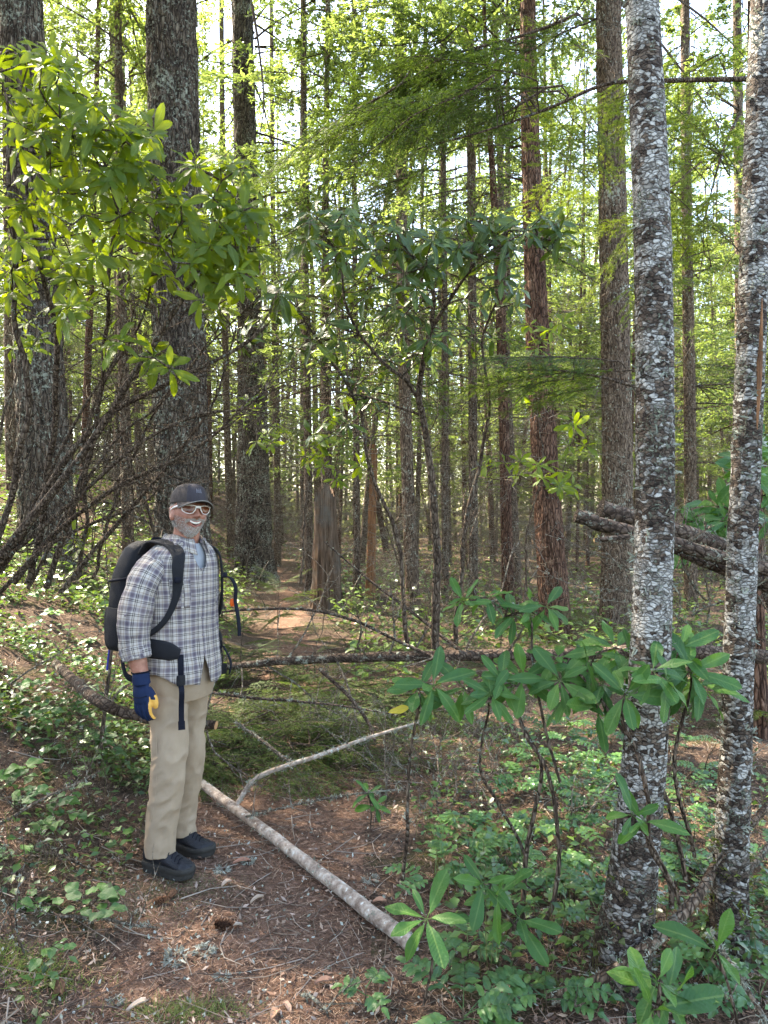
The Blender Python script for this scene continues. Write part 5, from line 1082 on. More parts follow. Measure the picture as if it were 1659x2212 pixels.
# --- hair and beard: short strands over the head
def face_pts(n, sel, g):
    out = []
    while sum(len(o) for o in out) < n:
        d = unit(g.normal(size=(n * 3, 3))); V = head_surface(d); k = sel(V); out.append(np.c_[V[k], d[k]])
    return np.concatenate(out)[:n]
def strands(name, n, sel, flow, L, w, cols, g, label=None):
    A = face_pts(n, sel, g); V, nn = A[:, :3], unit(A[:, 3:] / [.076, .098, .122]); f = unit(flow(V) + g.normal(size=(n, 3)) * .28 + nn * .45); l = (L * g.uniform(.5, 1.2, n))[:, None]
    sd = unit(np.cross(f, nn)) * w; b = V - nn * .002
    Pm = b + f * l * .5 + nn * .003; e = b + f * l - nn * .001
    X = np.stack([b - sd, b + sd, Pm + sd * .8, e, Pm - sd * .8], 1).reshape(-1, 3); i = np.arange(n)[:, None] * 5
    mb = MB(); c = np.array(cols[0]) + (np.array(cols[1]) - cols[0]) * g.random((n, 1)); c = np.repeat(c, 5, 0); Hh = hturn(X)
    mb.add(Hh, np.c_[i, i + 1, i + 2, i + 4], 0, c); mb.add(Hh, np.c_[i + 4, i + 2, i + 3], 0, c)
    return lpart(mb, name, M['hair'], man, True, 'stuff', label)
M['hair'] = m_attr('hair', .6, .12, .3)
g = np.random.default_rng(9)
def in_beard(V):
    x, y, z = np.abs(V[:, 0]), V[:, 1], V[:, 2]
    mouth = ((x / .036) ** 2 + ((z + .0555 - .10 * x) / .0135) ** 2) < 1
    line = np.where(x < .036, -.030 - .1 * x, -.036 + .55 * (x - .036))                  # upper edge climbs to the sideburns
    return (z < line) & (y > -.012) & ~mouth & (z > -.128) & ~((z > -.036) & (x < .006))
down = lambda V: np.stack([V[:, 0] * 2.5, .12 + 0 * V[:, 1], -1 + 0 * V[:, 2]], -1)
strands('beard', 4600, in_beard, down, .0090, .00048, ((.26, .22, .18), (.70, .66, .60)), g)
strands('beard', 2400, lambda V: in_beard(V) & (V[:, 2] > -.050) & (np.abs(V[:, 0]) < .040), lambda V: np.stack([np.sign(V[:, 0]) * .8, .1 + 0 * V[:, 1], -.6 + 0 * V[:, 2]], -1), .008, .0005, ((.24, .19, .15), (.55, .50, .44)), g, 'darker moustache')
strands('hair', 5000, lambda V: (V[:, 1] < .012) & (V[:, 2] > -.07) & (V[:, 2] < .06), lambda V: np.stack([0 * V[:, 0], -.7 + 0 * V[:, 1], -.8 + 0 * V[:, 2]], -1), .018, .0006, ((.10, .085, .07), (.42, .39, .35)), g)
# mouth: dark opening, teeth, lips, following the face
def on_face(x, z, lift):
    x = np.asarray(x, float); z = np.asarray(z, float); d = unit(np.stack([x / .074, np.full_like(x, .8), z / .122], -1))
    for _ in range(14):
        V = head_surface(d); d = unit(d + np.stack([(x - V[:, 0]) / .12, 0 * x, (z - V[:, 2]) / .15], -1))
    V = head_surface(d); return np.stack([x, V[:, 1] + lift, z], -1)
xs = np.linspace(-.031, .031, 25); up = -.0475 + 11 * xs ** 2; lo = -.066 + 29 * xs ** 2; lo = np.minimum(lo, up)
mo = MB(); A = on_face(xs, up, .0035); B = on_face(xs, lo, .0035); C = (A + B) / 2 + [0, .0005, 0]
V = np.concatenate([A, C, B]); k = len(xs); i = np.arange(k - 1)
mo.add(hturn(V), np.r_[np.stack([i, i + 1, i + k + 1, i + k], -1), np.stack([i + k, i + k + 1, i + 2 * k + 1, i + 2 * k], -1)]); lpart(mo, 'mouth', M['mouth'], man)
for q in range(-4, 5):
    x0 = q * .0058; w = .00285; h = .0092 - .0003 * abs(q); t = MB(); zt = -.048 + 11 * x0 ** 2
    if abs(q) == 4: h -= .0014
    Pp = on_face(np.array([x0 - w, x0 + w, x0 + w * .9, x0 - w * .9]), np.array([zt, zt, zt - h, zt - h]), .0055); Pb = Pp - [0, .004, 0]
    t.add(hturn(np.r_[Pp, Pb]), [[3, 2, 1, 0], [0, 1, 5, 4], [1, 2, 6, 5], [2, 3, 7, 6], [3, 0, 4, 7]]); lpart(t, 'tooth', M['teeth'], man)
lp = MB(); tube(lp, hturn(on_face(xs, up + .001, .004)), .0017 * np.sin(np.linspace(.25, 2.9, 25)) + .0006, 8); lpart(lp, 'lip', M['lip'], man)
lp = MB(); tube(lp, hturn(on_face(xs, lo - .0015, .004)), .0030 * np.sin(np.linspace(.2, 2.94, 25)) + .0006, 8); lpart(lp, 'lip', M['lip'], man)
for s in (-1, 1):
    d2, f2 = sphere_dirs(16, 12); t = MB(); e = d2 * .0105 + on_face(np.array([s * .031]), np.array([.008]), -.006)[0]; t.add(hturn(e), f2); lpart(t, 'eye', M['eye'], man)
# sunglasses
def lens_loop(s):
    """outline of one lens on a wrap-around front, x measured outward"""
    P = [(.0095, .020), (.030, .0235), (.054, .021), (.0675, .014), (.064, -.004), (.052, -.0125), (.037, -.0155), (.024, -.012), (.0135, .001)]
    P = np.array(P + P[:1]); E = np.stack([np.interp(np.linspace(0, len(P) - 1, 60), np.arange(len(P)), P[:, c]) for c in (0, 1)], -1); x = E[:, 0] * s; z = E[:, 1] + .005
    y = .1185 - 7.2 * x ** 2
    return np.stack([x, y, z], -1)
fr = MB()
for s in (-1, 1):
    L = lens_loop(s); tube(fr, hturn(L), np.interp(L[:, 2], [-.012, .028], [.0013, .0023]), 7, 0, None, False)
xb = np.linspace(-.0105, .0105, 9); tube(fr, hturn(np.stack([xb, .1195 - 7 * xb ** 2, .0235 + 0 * xb], -1)), .0034, 8); tube(fr, hturn(np.stack([xb, .1195 - 7 * xb ** 2, .0175 + 0 * xb], -1)), .0022, 8)
for s in (-1, 1): tube(fr, hturn(spline(np.array([(s * .066, .088, .022), (s * .0775, .062, .022), (s * .081, .02, .014), (s * .082, -.015, .004), (s * .078, -.03, -.012)]), 16)), [.0048, .0050, .0046, .0044, .0042, .004, .004, .0038, .0036, .0035, .0034, .0032, .003, .003, .0028, .0025], 8)
sung = lpart(fr, 'sunglasses', M['frame'], man)
for s in (-1, 1):
    L = lens_loop(s)[:-1]; c = L.mean(0) + [0, .0025, 0]; n_ = len(L); i = np.arange(n_); lb = MB(); mid = L * .5 + c * .5 + [0, .0012, 0]
    lb.add(hturn(np.r_[L, mid, [c]]), np.stack([i, (i + 1) % n_, (i + 1) % n_ + n_, i + n_], -1)); lb.add(hturn(np.r_[mid, [c]]), np.stack([i, (i + 1) % n_, np.full(n_, n_)], -1)); lpart(lb, 'lens', M['lens'], sung)
# cap: crown of panels, brim, button, lettering
def cap_pt(a, t):
    """a round the head from straight ahead, t from rim (0) to top (1)"""
    a = np.asarray(a, float); t = np.asarray(t, float); zz = np.sin(np.clip(t, 0, 1) * np.pi / 2) ; rr = np.cos(np.clip(t, 0, 1) * np.pi / 2) ** .62
    x = np.sin(a) * .0845 * rr; y = np.cos(a) * (.106 + .006 * np.cos(a)) * rr - .002; z = .038 + .092 * zz * (1 + .07 * np.cos(a) * rr) + .006 * np.cos(a) * (1 - t)
    seam = np.exp(-((np.abs(((a / (np.pi / 3)) + .5) % 1 - .5) / .03) ** 2)) * .0012
    return np.stack([x * (1 - seam * 8), y * (1 - seam * 8), z], -1)
cm = MB(); na, nt = 96, 22; a = np.linspace(0, 2 * np.pi, na + 1); t = np.linspace(0, .995, nt); V = cap_pt(a[None] + 0 * t[:, None], t[:, None] + 0 * a[None])
i = np.arange(nt - 1)[:, None] * (na + 1); j = np.arange(na)[None]; Fq = np.stack([i + j + 1, i + j, i + na + 1 + j, i + na + 1 + j + 1], -1).reshape(-1, 4)
aa = (a[:-1] + a[1:]) / 2; front = np.tile((aa < np.pi / 3 * .55) | (aa > 2 * np.pi - np.pi / 3 * .55), nt - 1)
V = V.reshape(-1, 3); cm.add(hturn(V), Fq[~front], 0); cm.add(hturn(V), Fq[front], 1); Vi = V * [.975, .975, 1] - [0, 0, .002]; cm.add(hturn(Vi), Fq[:, ::-1], 0)
capo = lpart(cm, 'cap', [M['cap'], M['capblue']], man)
bmesh_ = MB(); ab = np.linspace(-1.12, 1.12, 41); q = np.linspace(0, 1, 9); rows = []
for u in q:
    base = cap_pt(ab, 0 * ab); ext = .066 * u * np.cos(ab * .92) ** .55; x = base[:, 0] * (1 + .10 * u) ; y = base[:, 1] + ext * (1 - .1 * np.abs(ab)); z = base[:, 2] + .006 * u - 4.6 * x ** 2 * (.12 + .88 * u) + .0005
    rows.append(np.stack([x, y, z], -1))
rows = np.array(rows); m_ = len(ab); i = np.arange(8)[:, None] * m_; j = np.arange(m_ - 1)[None]; Fb = np.stack([i + j, i + j + 1, i + m_ + j + 1, i + m_ + j], -1).reshape(-1, 4)
top = rows.reshape(-1, 3); bot = top - [0, 0, .0035]; bmesh_.add(hturn(top), Fb[:, ::-1], 0); bmesh_.add(hturn(bot), Fb, 0)
lpart(bmesh_, 'brim', M['cap'], capo)
be = MB(); tube(be, hturn(rows[-1] - [0, 0, .0018]), .0028, 7); lpart(be, 'brim_edge', M['brim'], capo)
bt = MB(); d2, f2 = sphere_dirs(12, 8); bt.add(hturn(d2 * [.007, .007, .0035] + cap_pt([0.], [1.])[0]), f2); lpart(bt, 'button', M['cap'], capo)
STROKES = {'A': [[(0, 0), (.4, 1), (.8, 0)], [(.15, .38), (.65, .38)]], 'd': [[(.6, 1), (.6, 0)], [(.6, .3), (.45, .55), (.15, .5), (.05, .28), (.15, .03), (.45, .02), (.6, .25)]], 'i': [[(.15, 0), (.15, .5)], [(.15, .72), (.15, .8)]]}
px = 0; tx = MB(); 
for chh in 'Add':
    for st_ in STROKES[chh]:
        S = np.array(st_); u = -.08 + px + S[:, 0] * .115; v = .30 + S[:, 1] * .17; Pc = cap_pt(np.interp(np.linspace(0, 1, len(S) * 3), np.linspace(0, 1, len(S)), u), np.interp(np.linspace(0, 1, len(S) * 3), np.linspace(0, 1, len(S)), v)) * [1.012, 1.012, 1]
        tube(tx, hturn(Pc * [-1, 1, 1]), .0013, 5)
    px += .12
M['stitch'] = fabric('grey_stitching', (.12, .12, .14), (.16, .16, .18), 300); lpart(tx, 'lettering', M['stitch'], capo, True, 'stuff')
# --- shirt: body open at the neck and below the last button, sleeves, collar
TS = [(.855, 0, .012, .188, .150), (.93, 0, .010, .186, .146), (1.02, 0, .006, .180, .138), (1.14, 0, .004, .178, .130), (1.27, 0, .006, .190, .131), (1.36, 0, .008, .198, .126), (1.43, 0, .012, .186, .117), (1.475, 0, .018, .145, .100), (1.505, 0, .022, .098, .082), (1.525, 0, .026, .082, .078)]
def lim(z):
    if z > 1.37: return .34 * ((z - 1.37) / .155) ** .8 + .004
    if z < .985: return .13 * ((.985 - z) / .11) + .004
    return .004
shirt_mb = MB(); loft(shirt_mb, TS, 150, 2.25, False, 0, .017, 4, lim=lim, hem=lambda a: .062 * np.abs(np.sin(a)) ** 2 + .006 * np.sin(a * 7), wsc=(6, 6, 9))
shirt = lpart(shirt_mb, 'shirt', M['plaid'], man)
sm = shirt.modifiers.new('thick', 'SOLIDIFY'); sm.thickness = .003; sm.offset = -1
tee_mb = MB(); loft(tee_mb, [(z, x, y - .001, a * .955 - .004, b * .955 - .004) for z, x, y, a, b in TS if 1.2 < z < 1.49] + [(1.492, 0, .026, .092, .078), (1.503, 0, .03, .074, .070)], 60, 2.25, False); lpart(tee_mb, 'undershirt', M['tee'], man)
nk = MB(); an = np.linspace(0, 2 * np.pi, 49); tube(nk, np.stack([np.sin(an) * .074, .030 + np.cos(an) * .070, 1.503 - .018 * np.cos(an)], -1), .0055, 8); lpart(nk, 'neckband', M['tee'], man)
for s in (1, -1):
    P = SH[s]; sl = MB(); q = [(s * .105, .012, 1.425)] + [p for p in P[:5]]; q[-1] = tuple(np.array(P[4]) + (0, .0, -.0))
    limbloft(sl, q, [.056, .066, .071, .070, .067, .060], 56, 0, .011, 11 + s, False, .92, 70)
    so = lpart(sl, 'sleeve', M['plaid'], shirt)
    cu = MB(); c0 = np.array(P[4]); c1 = np.array(P[3]); ax = unit(c0 - c1); limbloft(cu, [c0 - ax * .052, c0 - ax * .048, c0 - ax * .02, c0 + ax * .002, c0 + ax * .006], [.058, .0665, .0655, .0635, .056], 40, 0, .004, 31 + s, False, .93, 22, (0, 1, 0), 2); lpart(cu, 'cuff', M['plaid'], shirt)
bt = MB(); d2, f2 = sphere_dirs(10, 6); bt.add(d2 * [.003, .0065, .0065] + [.335, -.01, 1.205], f2)
# collar: two standing flaps that fold out
co = MB(); na = 60; ac = np.linspace(.36, 2 * np.pi - .36, na); prof = np.linspace(0, 1, 9); rows = []
for u in prof:
    if u < .4: t = u / .4; zz = 1.512 + .036 * t; ex = .0
    else: t = (u - .4) / .6; zz = 1.548 - .056 * t; ex = .004 + .022 * t
    front = np.clip((np.abs(np.pi - ac) - 1.5) / 1.3, 0, 1)
    rr_x = .082 + ex; rr_y = .080 + ex; zc = zz - front * (.020 + .020 * max(0, (u - .4) / .6)); rows.append(np.stack([np.sin(ac) * (rr_x + .006 * front), .024 + np.cos(ac) * (rr_y + .020 * front + .012 * front * max(0, u - .4)), zc + .004 * np.sin(ac * 5 + u * 4)], -1))
rows = np.array(rows); i = np.arange(8)[:, None] * na; j = np.arange(na - 1)[None]; uvc = np.stack([np.tile(ac * .09, 9), np.repeat(prof * .1, na)], -1)
co.add(rows.reshape(-1, 3), np.stack([i + j, i + j + 1, i + na + j + 1, i + na + j], -1).reshape(-1, 4), 0, None, uvc); cc = lpart(co, 'collar', M['plaid'], shirt); sm = cc.modifiers.new('t', 'SOLIDIFY'); sm.thickness = .003; sm.offset = 0
def tsurf(a, z, lift=0.):
    T = np.array(TS); f = [np.interp(z, T[:, 0], T[:, k]) for k in range(1, 5)]; ca, sa = np.sin(a), np.cos(a); e = 2 / 2.25
    return np.stack([f[0] + (f[2] + lift) * np.sign(ca) * np.abs(ca) ** e, f[1] + (f[3] + lift) * np.sign(sa) * np.abs(sa) ** e, z + 0 * a], -1)
# placket and buttons
zz = np.linspace(.985, 1.39, 40); pl = MB()
Lp = [tsurf(np.full(40, .04 + da), zz, .0085 + l) for da, l in ((-.085, 0), (-.08, .004), (.075, .004), (.08, 0))]
Vp = np.concatenate(Lp); i = np.arange(39); uvp = np.stack([np.repeat([-.017, -.016, .015, .016], 40), np.tile(zz, 4)], -1)
pl.add(Vp, np.concatenate([np.stack([i + r * 40, i + (r + 1) * 40, i + (r + 1) * 40 + 1, i + r * 40 + 1], -1) for r in range(3)]), 0, None, uvp); lpart(pl, 'placket', M['plaid'], shirt)
M['dark_button'] = fabric('button', (.10, .08, .09), (.2, .17, .19), 60, .4, .5)
for z in (1.0, 1.08, 1.16, 1.24, 1.32, 1.385):
    b = MB(); d2, f2 = sphere_dirs(10, 6); p = tsurf(np.array([.045]), np.array([z]), .0145)[0]; b.add(d2 * [.0055, .002, .0055] + p, f2); lpart(b, 'button', M['dark_button'], shirt)
b = MB(); b.add(d2 * [.0022, .007, .007] + np.array([.337, .0, 1.2]), f2); lpart(b, 'button', M['dark_button'], shirt)
for s in (1, -1):                                                 # chest pockets
    ap = np.linspace(.36, .92, 14) * s; zt = np.linspace(1.215, 1.345, 12); A, Z = np.meshgrid(ap, zt); Vp = tsurf(A.ravel(), Z.ravel(), .0125); i = np.arange(11)[:, None] * 14; j = np.arange(13)[None]
    p = MB(); uvk = np.stack([A.ravel() * .17 + .02, Z.ravel() + .013], -1); p.add(Vp, np.stack([i + j, i + j + 1, i + 14 + j + 1, i + 14 + j], -1).reshape(-1, 4), 0, None, uvk); q = lpart(p, 'pocket', M['plaid'], shirt); m = q.modifiers.new('t', 'SOLIDIFY'); m.thickness = .004
# --- trousers
LEGS = {}; tr = MB(); loft(tr, [(.775, 0, .008, .165, .112), (.84, 0, .008, .176, .126), (.92, 0, .008, .176, .124), (1.0, 0, .01, .172, .12), (1.03, 0, .01, .170, .118)], 60, 2.3, True, 0, .003, 8)
for s in (1, -1):
    dl = -.008 if s > 0 else -.078
    LP = np.array([(s * .088, .006, .90), (s * .093, .018 + dl * .5, .76), (s * .098, .036 + dl, .62), (s * .102, .040 + dl, .48), (s * .106, .022 + dl, .34), (s * .108, -.006 + dl, .2), (s * .109, -.010 + dl, .115), (s * .109, -.006 + dl, .064)]); LR_ = [.086, .088, .083, .078, .073, .069, .067, .066]
    limbloft(tr, LP, LR_, 64, 0, .009, 51 + s, True, .93, 120, (0, 1, 0), 1.0); LEGS[s] = (LP, LR_)
tm = voxel(tr, M['khaki'], 'trousers', .005, 1, .3); to = bpy.data.objects.new('trousers', tm); COL.objects.link(to); to.parent = man
for s in (1, -1):
    LP, LR_ = LEGS[s]; LP = LP[::-1]; rz = np.array(LR_)[::-1]; zz = np.linspace(.07, .84, 70); f = lambda c: np.interp(zz, LP[:, 2], c)
    sm_ = MB(); tube(sm_, np.stack([f(LP[:, 0]) + s * (f(rz) * .93 + .003), f(LP[:, 1]), zz], -1), .0022, 5); lpart(sm_, 'seam', M['khaki'], to)
# --- boots
for s, dy in ((1, -.012), (-1, -.082)):
    ox = s * .109; up = MB(); toe = .0
    A = spline(np.array([(-.088, .026, .10, .0), (-.075, .036, .105, .0), (-.03, .039, .108, .0), (.015, .040, .104, .003), (.055, .043, .088, .006), (.10, .047, .068, .006), (.14, .046, .058, .003), (.17, .036, .050, -.002), (.186, .018, .038, -.005)]), 50); k = 28; a = np.arange(k + 1) / k * 2 * np.pi
    X = np.sign(np.sin(a)) * np.abs(np.sin(a)) ** .8; Z = np.sign(np.cos(a)) * np.abs(np.cos(a)) ** .75
    V = np.stack([ox + A[:, 3:4] * -s + A[:, 1:2] * X * (1 - .22 * np.clip(Z, 0, 1)), A[:, 0:1] + dy + 0 * X, .024 + (A[:, 2:3] - .024) * (Z * .5 + .5)], -1)
    V[..., 2] += (fbm(V * 55, 2, 4) - .5) * .005; n_ = len(A); i = np.arange(n_ - 1)[:, None] * (k + 1); j = np.arange(k)[None]
    up.add(V.reshape(-1, 3), np.stack([i + j, i + k + 1 + j, i + k + 1 + j + 1, i + j + 1], -1).reshape(-1, 4))
    loft(up, [(.06, ox, dy - .03, .041, .055), (.10, ox, dy - .03, .044, .056), (.13, ox, dy - .025, .044, .052), (.14, ox, dy - .025, .044, .052)], 28, 2.2, True, 0, .002, 3)
    up.add(np.r_[V[0], [V[0].mean(0)]], np.stack([np.arange(k), np.arange(k) + 1, np.full(k, k + 1)], -1)); up.add(np.r_[V[-1], [V[-1].mean(0)]], np.stack([np.arange(k) + 1, np.arange(k), np.full(k, k + 1)], -1))
    bo = lpart(up, 'boot', M['boot'], man)
    so = MB(); O = [(A[q, 0], A[q, 1] + .007, A[q, 3]) for q in range(0, 50, 2)]; L = [(ox - s * c + w, y + dy) for y, w, c in O] + [(ox - s * c - w, y + dy) for y, w, c in O[::-1]]; L = np.array([(ox, A[0, 0] - .012 + dy)] + L[:len(O)] + [(ox + s * .005, A[-1, 0] + .010 + dy)] + L[len(O):]); m_ = len(L)
    rings = []
    for z, e in ((-.014, .95), (.002, 1.0), (.012, .985), (.014, 1.015), (.030, 1.0), (.034, .96)):
        c = L.mean(0); lift = .010 * np.clip((L[:, 1] - dy - .12) / .06, 0, 1); rings.append(np.c_[(L - c) * e + c, z + lift])
    i = np.arange(5)[:, None] * m_; j = np.arange(m_)[None]; so.add(np.concatenate(rings), np.stack([i + j, i + (j + 1) % m_, i + m_ + (j + 1) % m_, i + m_ + j], -1).reshape(-1, 4))
    so.add(np.r_[rings[0], [rings[0].mean(0)]], np.stack([(np.arange(m_) + 1) % m_, np.arange(m_), np.full(m_, m_)], -1)); so.add(np.r_[rings[-1], [rings[-1].mean(0)]], np.stack([np.arange(m_), (np.arange(m_) + 1) % m_, np.full(m_, m_)], -1)); lpart(so, 'sole', M['sole'], bo)
    tc = MB(); ids = [q for q in range(n_) if A[q, 0] > .128]; W_ = V[ids] + (V[ids] - V[ids].mean((0, 1))) * .035; nn_ = len(ids); i = np.arange(nn_ - 1)[:, None] * (k + 1); tc.add(W_.reshape(-1, 3), np.stack([i + j[:, :k] % (k + 1) if 0 else i + np.arange(k)[None], i + k + 1 + np.arange(k)[None], i + k + 1 + np.arange(k)[None] + 1, i + np.arange(k)[None] + 1], -1).reshape(-1, 4)); lpart(tc, 'toe_cap', M['boot'], bo)
    for q in range(6):
        y = .012 + q * .020; zt = np.interp(y, A[:, 0], A[:, 2]) + .003; wv = .026; lc = MB()
        tube(lc, [(ox - wv, y + dy, zt - .010), (ox - wv * .4, y + .004 + dy, zt + .002), (ox + wv * .4, y + .010 + dy, zt + .002), (ox + wv, y + .016 + dy, zt - .010)], .0022, 5); lpart(lc, 'lace', M['web'], bo)
# --- gloves: palm, five fingers, gauntlet in one skin
def glove(s, wrist, label):
    mb = MB(); w = np.array(wrist, float); o = lambda a, b, z: w + np.array([a * s, b, z])
    limbloft(mb, [o(0, 0, .012), o(.002, 0, -.015), o(.0, .002, -.04)], [.040, .041, .043], 26, flat=.85)
    limbloft(mb, [o(0, .0, -.035), o(.004, .004, -.065), o(.004, .008, -.10), o(.0, .008, -.122)], [.040, .048, .050, .046], 30, flat=.42)
    for k, (b0, ln, r) in enumerate(((.043, .074, .0125), (.018, .082, .013), (-.006, .078, .0125), (-.030, .064, .0115))):
        p0 = o(.002, b0 * .86 + .006, -.105); p1 = o(.005, b0 + .006, -.13); p2 = o(-.001, b0 + .004, -.13 - ln * .45); p3 = o(-.018, b0 + .002, -.13 - ln * .78); p4 = o(-.036, b0, -.13 - ln * .88)
        limbloft(mb, [p0, p1, p2, p3, p4], [r, r * 1.02, r * .98, r * .92, r * .72], 16)
    limbloft(mb, [o(-.004, .022, -.055), o(-.010, .046, -.078), o(-.016, .060, -.100), o(-.020, .064, -.128), o(-.024, .062, -.146)], [.020, .019, .0155, .014, .009], 16)
    me = voxel(mb, [M['glove'], M['hide']], 'glove', .0030, 2, .5)
    n = len(me.polygons); c = np.empty(n * 3, np.float32); me.polygons.foreach_get('center', c); c = (c.reshape(-1, 3) - w) * [s, 1, 1]; nr = np.empty(n * 3, np.float32); me.polygons.foreach_get('normal', nr); nr = nr.reshape(-1, 3) * [s, 1, 1]
    pal = (c[:, 2] < -.045) & ((nr[:, 0] < -.45) | ((nr[:, 1] > .86) & (c[:, 2] < -.085) & (c[:, 1] > .03)) | ((c[:, 1] > .056) & (c[:, 2] < -.104)))
    me.polygons.foreach_set('material_index', pal.astype(np.int32)); me.update()
    g_ = bpy.data.objects.new('glove', me); COL.objects.link(g_); g_.parent = man; g_['label'] = label
    cu = MB(); an = np.linspace(0, 2 * np.pi, 33); tube(cu, np.stack([w[0] + np.cos(an) * .0355, w[1] + np.sin(an) * .0415, w[2] + .012 + .006 * np.sin(an)], -1), .0035, 6); lpart(cu, 'cuff_edge', M['web'], g_)
    sm_ = MB(); bs = np.linspace(-.047, .053, 16); tube(sm_, np.stack([w[0] + s * (.0255 - 3.2 * (bs - .003) ** 2), w[1] + bs, w[2] - .085 - .012 * np.cos((bs) * 30)], -1), .0016, 5); lpart(sm_, 'seam', M['web'], g_)
glove(1, (.262, .020, .928), 'navy work glove with yellow leather palm, hanging by the near thigh'); glove(-1, (-.232, -.14, .928), 'navy work glove with yellow leather palm on the far hand')
# --- backpack (its own thing, same axes as the hiker)
pk = MB(); PS = [(.985, 0, -.215, .10, .05), (1.0, 0, -.22, .145, .08), (1.08, 0, -.228, .165, .10), (1.22, 0, -.232, .168, .108), (1.33, 0, -.225, .16, .10), (1.42, 0, -.205, .145, .082), (1.485, 0, -.185, .12, .06), (1.512, 0, -.175, .07, .035)]
loft(pk, PS, 72, 2.8, True, 0, .011, 77, wsc=(5, 5, 7)); lpart(pk, 'pack_bag', M['black'], pack)
fp = MB(); loft(fp, [(1.03, 0, -.305, .085, .02), (1.06, 0, -.31, .115, .035), (1.2, 0, -.318, .12, .042), (1.30, 0, -.305, .11, .035), (1.35, 0, -.288, .08, .018)], 48, 2.8, True, 0, .006, 78); lpart(fp, 'front_pocket', M['black'], pack)
for s in (1, -1):
    sp_ = MB(); loft(sp_, [(1.0, s * .150, -.225, .03, .07), (1.04, s * .160, -.225, .04, .075), (1.15, s * .163, -.225, .038, .075), (1.2, s * .160, -.225, .032, .072)], 36, 2.6, True, 0, .004, 79); lpart(sp_, 'side_pocket', M['black'], pack)
    for z in (1.12, 1.33):
        b = MB(); P = np.array([(s * .17, -.145, z + .015), (s * .182, -.20, z + .005), (s * .172, -.275, z - .005), (s * .12, -.33, z - .01)]); P = spline(P, 16); tube(b, P, .006, 6); lpart(b, 'compression_strap', M['web'], pack)
    zp = MB(); P = spline(np.array([(s * .12, -.31, 1.12), (s * .13, -.315, 1.28), (s * .115, -.28, 1.40), (s * .04, -.245, 1.485)]), 24); tube(zp, P, .005, 5); lpart(zp, 'zip', M['web'], pack)
def ribbon(P, nrm, w, th, name, mat, parent, n=40):
    P = spline(np.asarray(P, float), n); N = unit(spline(np.asarray(nrm, float), n)); T = unit(np.gradient(P, axis=0)); S = unit(np.cross(T, N)); N = np.cross(S, T)
    w = np.broadcast_to(np.interp(np.linspace(0, 1, n), np.linspace(0, 1, len(w)), w) if np.ndim(w) else w, (n,))[:, None] / 2
    prof = [(-1, 0), (-1, .7), (-.75, 1), (.75, 1), (1, .7), (1, 0)]; k = 6; V = np.stack([P + S * w * a + N * th * b for a, b in prof], 1).reshape(-1, 3)
    i = np.arange(n - 1)[:, None] * k; j = np.arange(k)[None]; mb = MB(); mb.add(V, np.stack([i + j, i + (j + 1) % k, i + k + (j + 1) % k, i + k + j], -1).reshape(-1, 4))
    mb.add(V[:k], [list(range(k))]); mb.add(V[-k:], [list(range(k))[::-1]]); return lpart(mb, name, M[mat], parent)
for s in (1, -1):
    ang = np.array([.74, .70, .70, .78, 1.0, 1.35]) * s; zs = np.array([1.455, 1.40, 1.33, 1.26, 1.18, 1.12]); F_ = tsurf(ang, zs, .024)
    P = np.r_[[(s * .10, -.13, 1.455), (s * .105, -.075, 1.505), (s * .110, .0, 1.510), (s * .116, .06, 1.494)], F_, [(s * .225, -.04, 1.07), (s * .19, -.14, 1.04)]]
    nr = np.r_[[(0, -.6, .8), (0, -.2, 1), (s * .2, .1, 1), (s * .25, .6, .8)], np.stack([np.sin(ang), np.cos(ang), .15 + 0 * ang], -1), [(s, 0, 0), (s, -.3, 0)]]
    st_ = ribbon(P, nr, [.062, .066, .066, .062, .058, .052, .045, .032, .026, .024, .024, .024], .011, 'shoulder_strap', 'black', pack, 70)
    c = tsurf(np.array([.70 * s]), np.array([1.345]), .038)[0]; bk = MB(); loft(bk, [(c[2] - .013, c[0], c[1], .018, .006), (c[2], c[0], c[1], .022, .009), (c[2] + .013, c[0], c[1], .018, .006)], 12, 3); lpart(bk, 'strap_buckle', M['web'], pack)
# strap ends that dangle
ribbon([(-.135, .135, 1.335), (-.13, .20, 1.335), (-.125, .235, 1.29), (-.125, .232, 1.23), (-.12, .25, 1.17), (-.118, .262, 1.10), (-.118, .262, 1.065)], [(0, .3, 1), (0, .6, .8), (0, 1, .2), (0, 1, 0), (0, 1, .2), (0, 1, 0), (0, 1, 0)], .024, .004, 'loose_strap', 'web', pack, 40)
bl = MB(); loft(bl, [(1.20, -.14, .205, .012, .006), (1.215, -.14, .205, .016, .008), (1.235, -.14, .205, .012, .005)], 12, 3); lpart(bl, 'whistle_clip', M['orange'], pack)
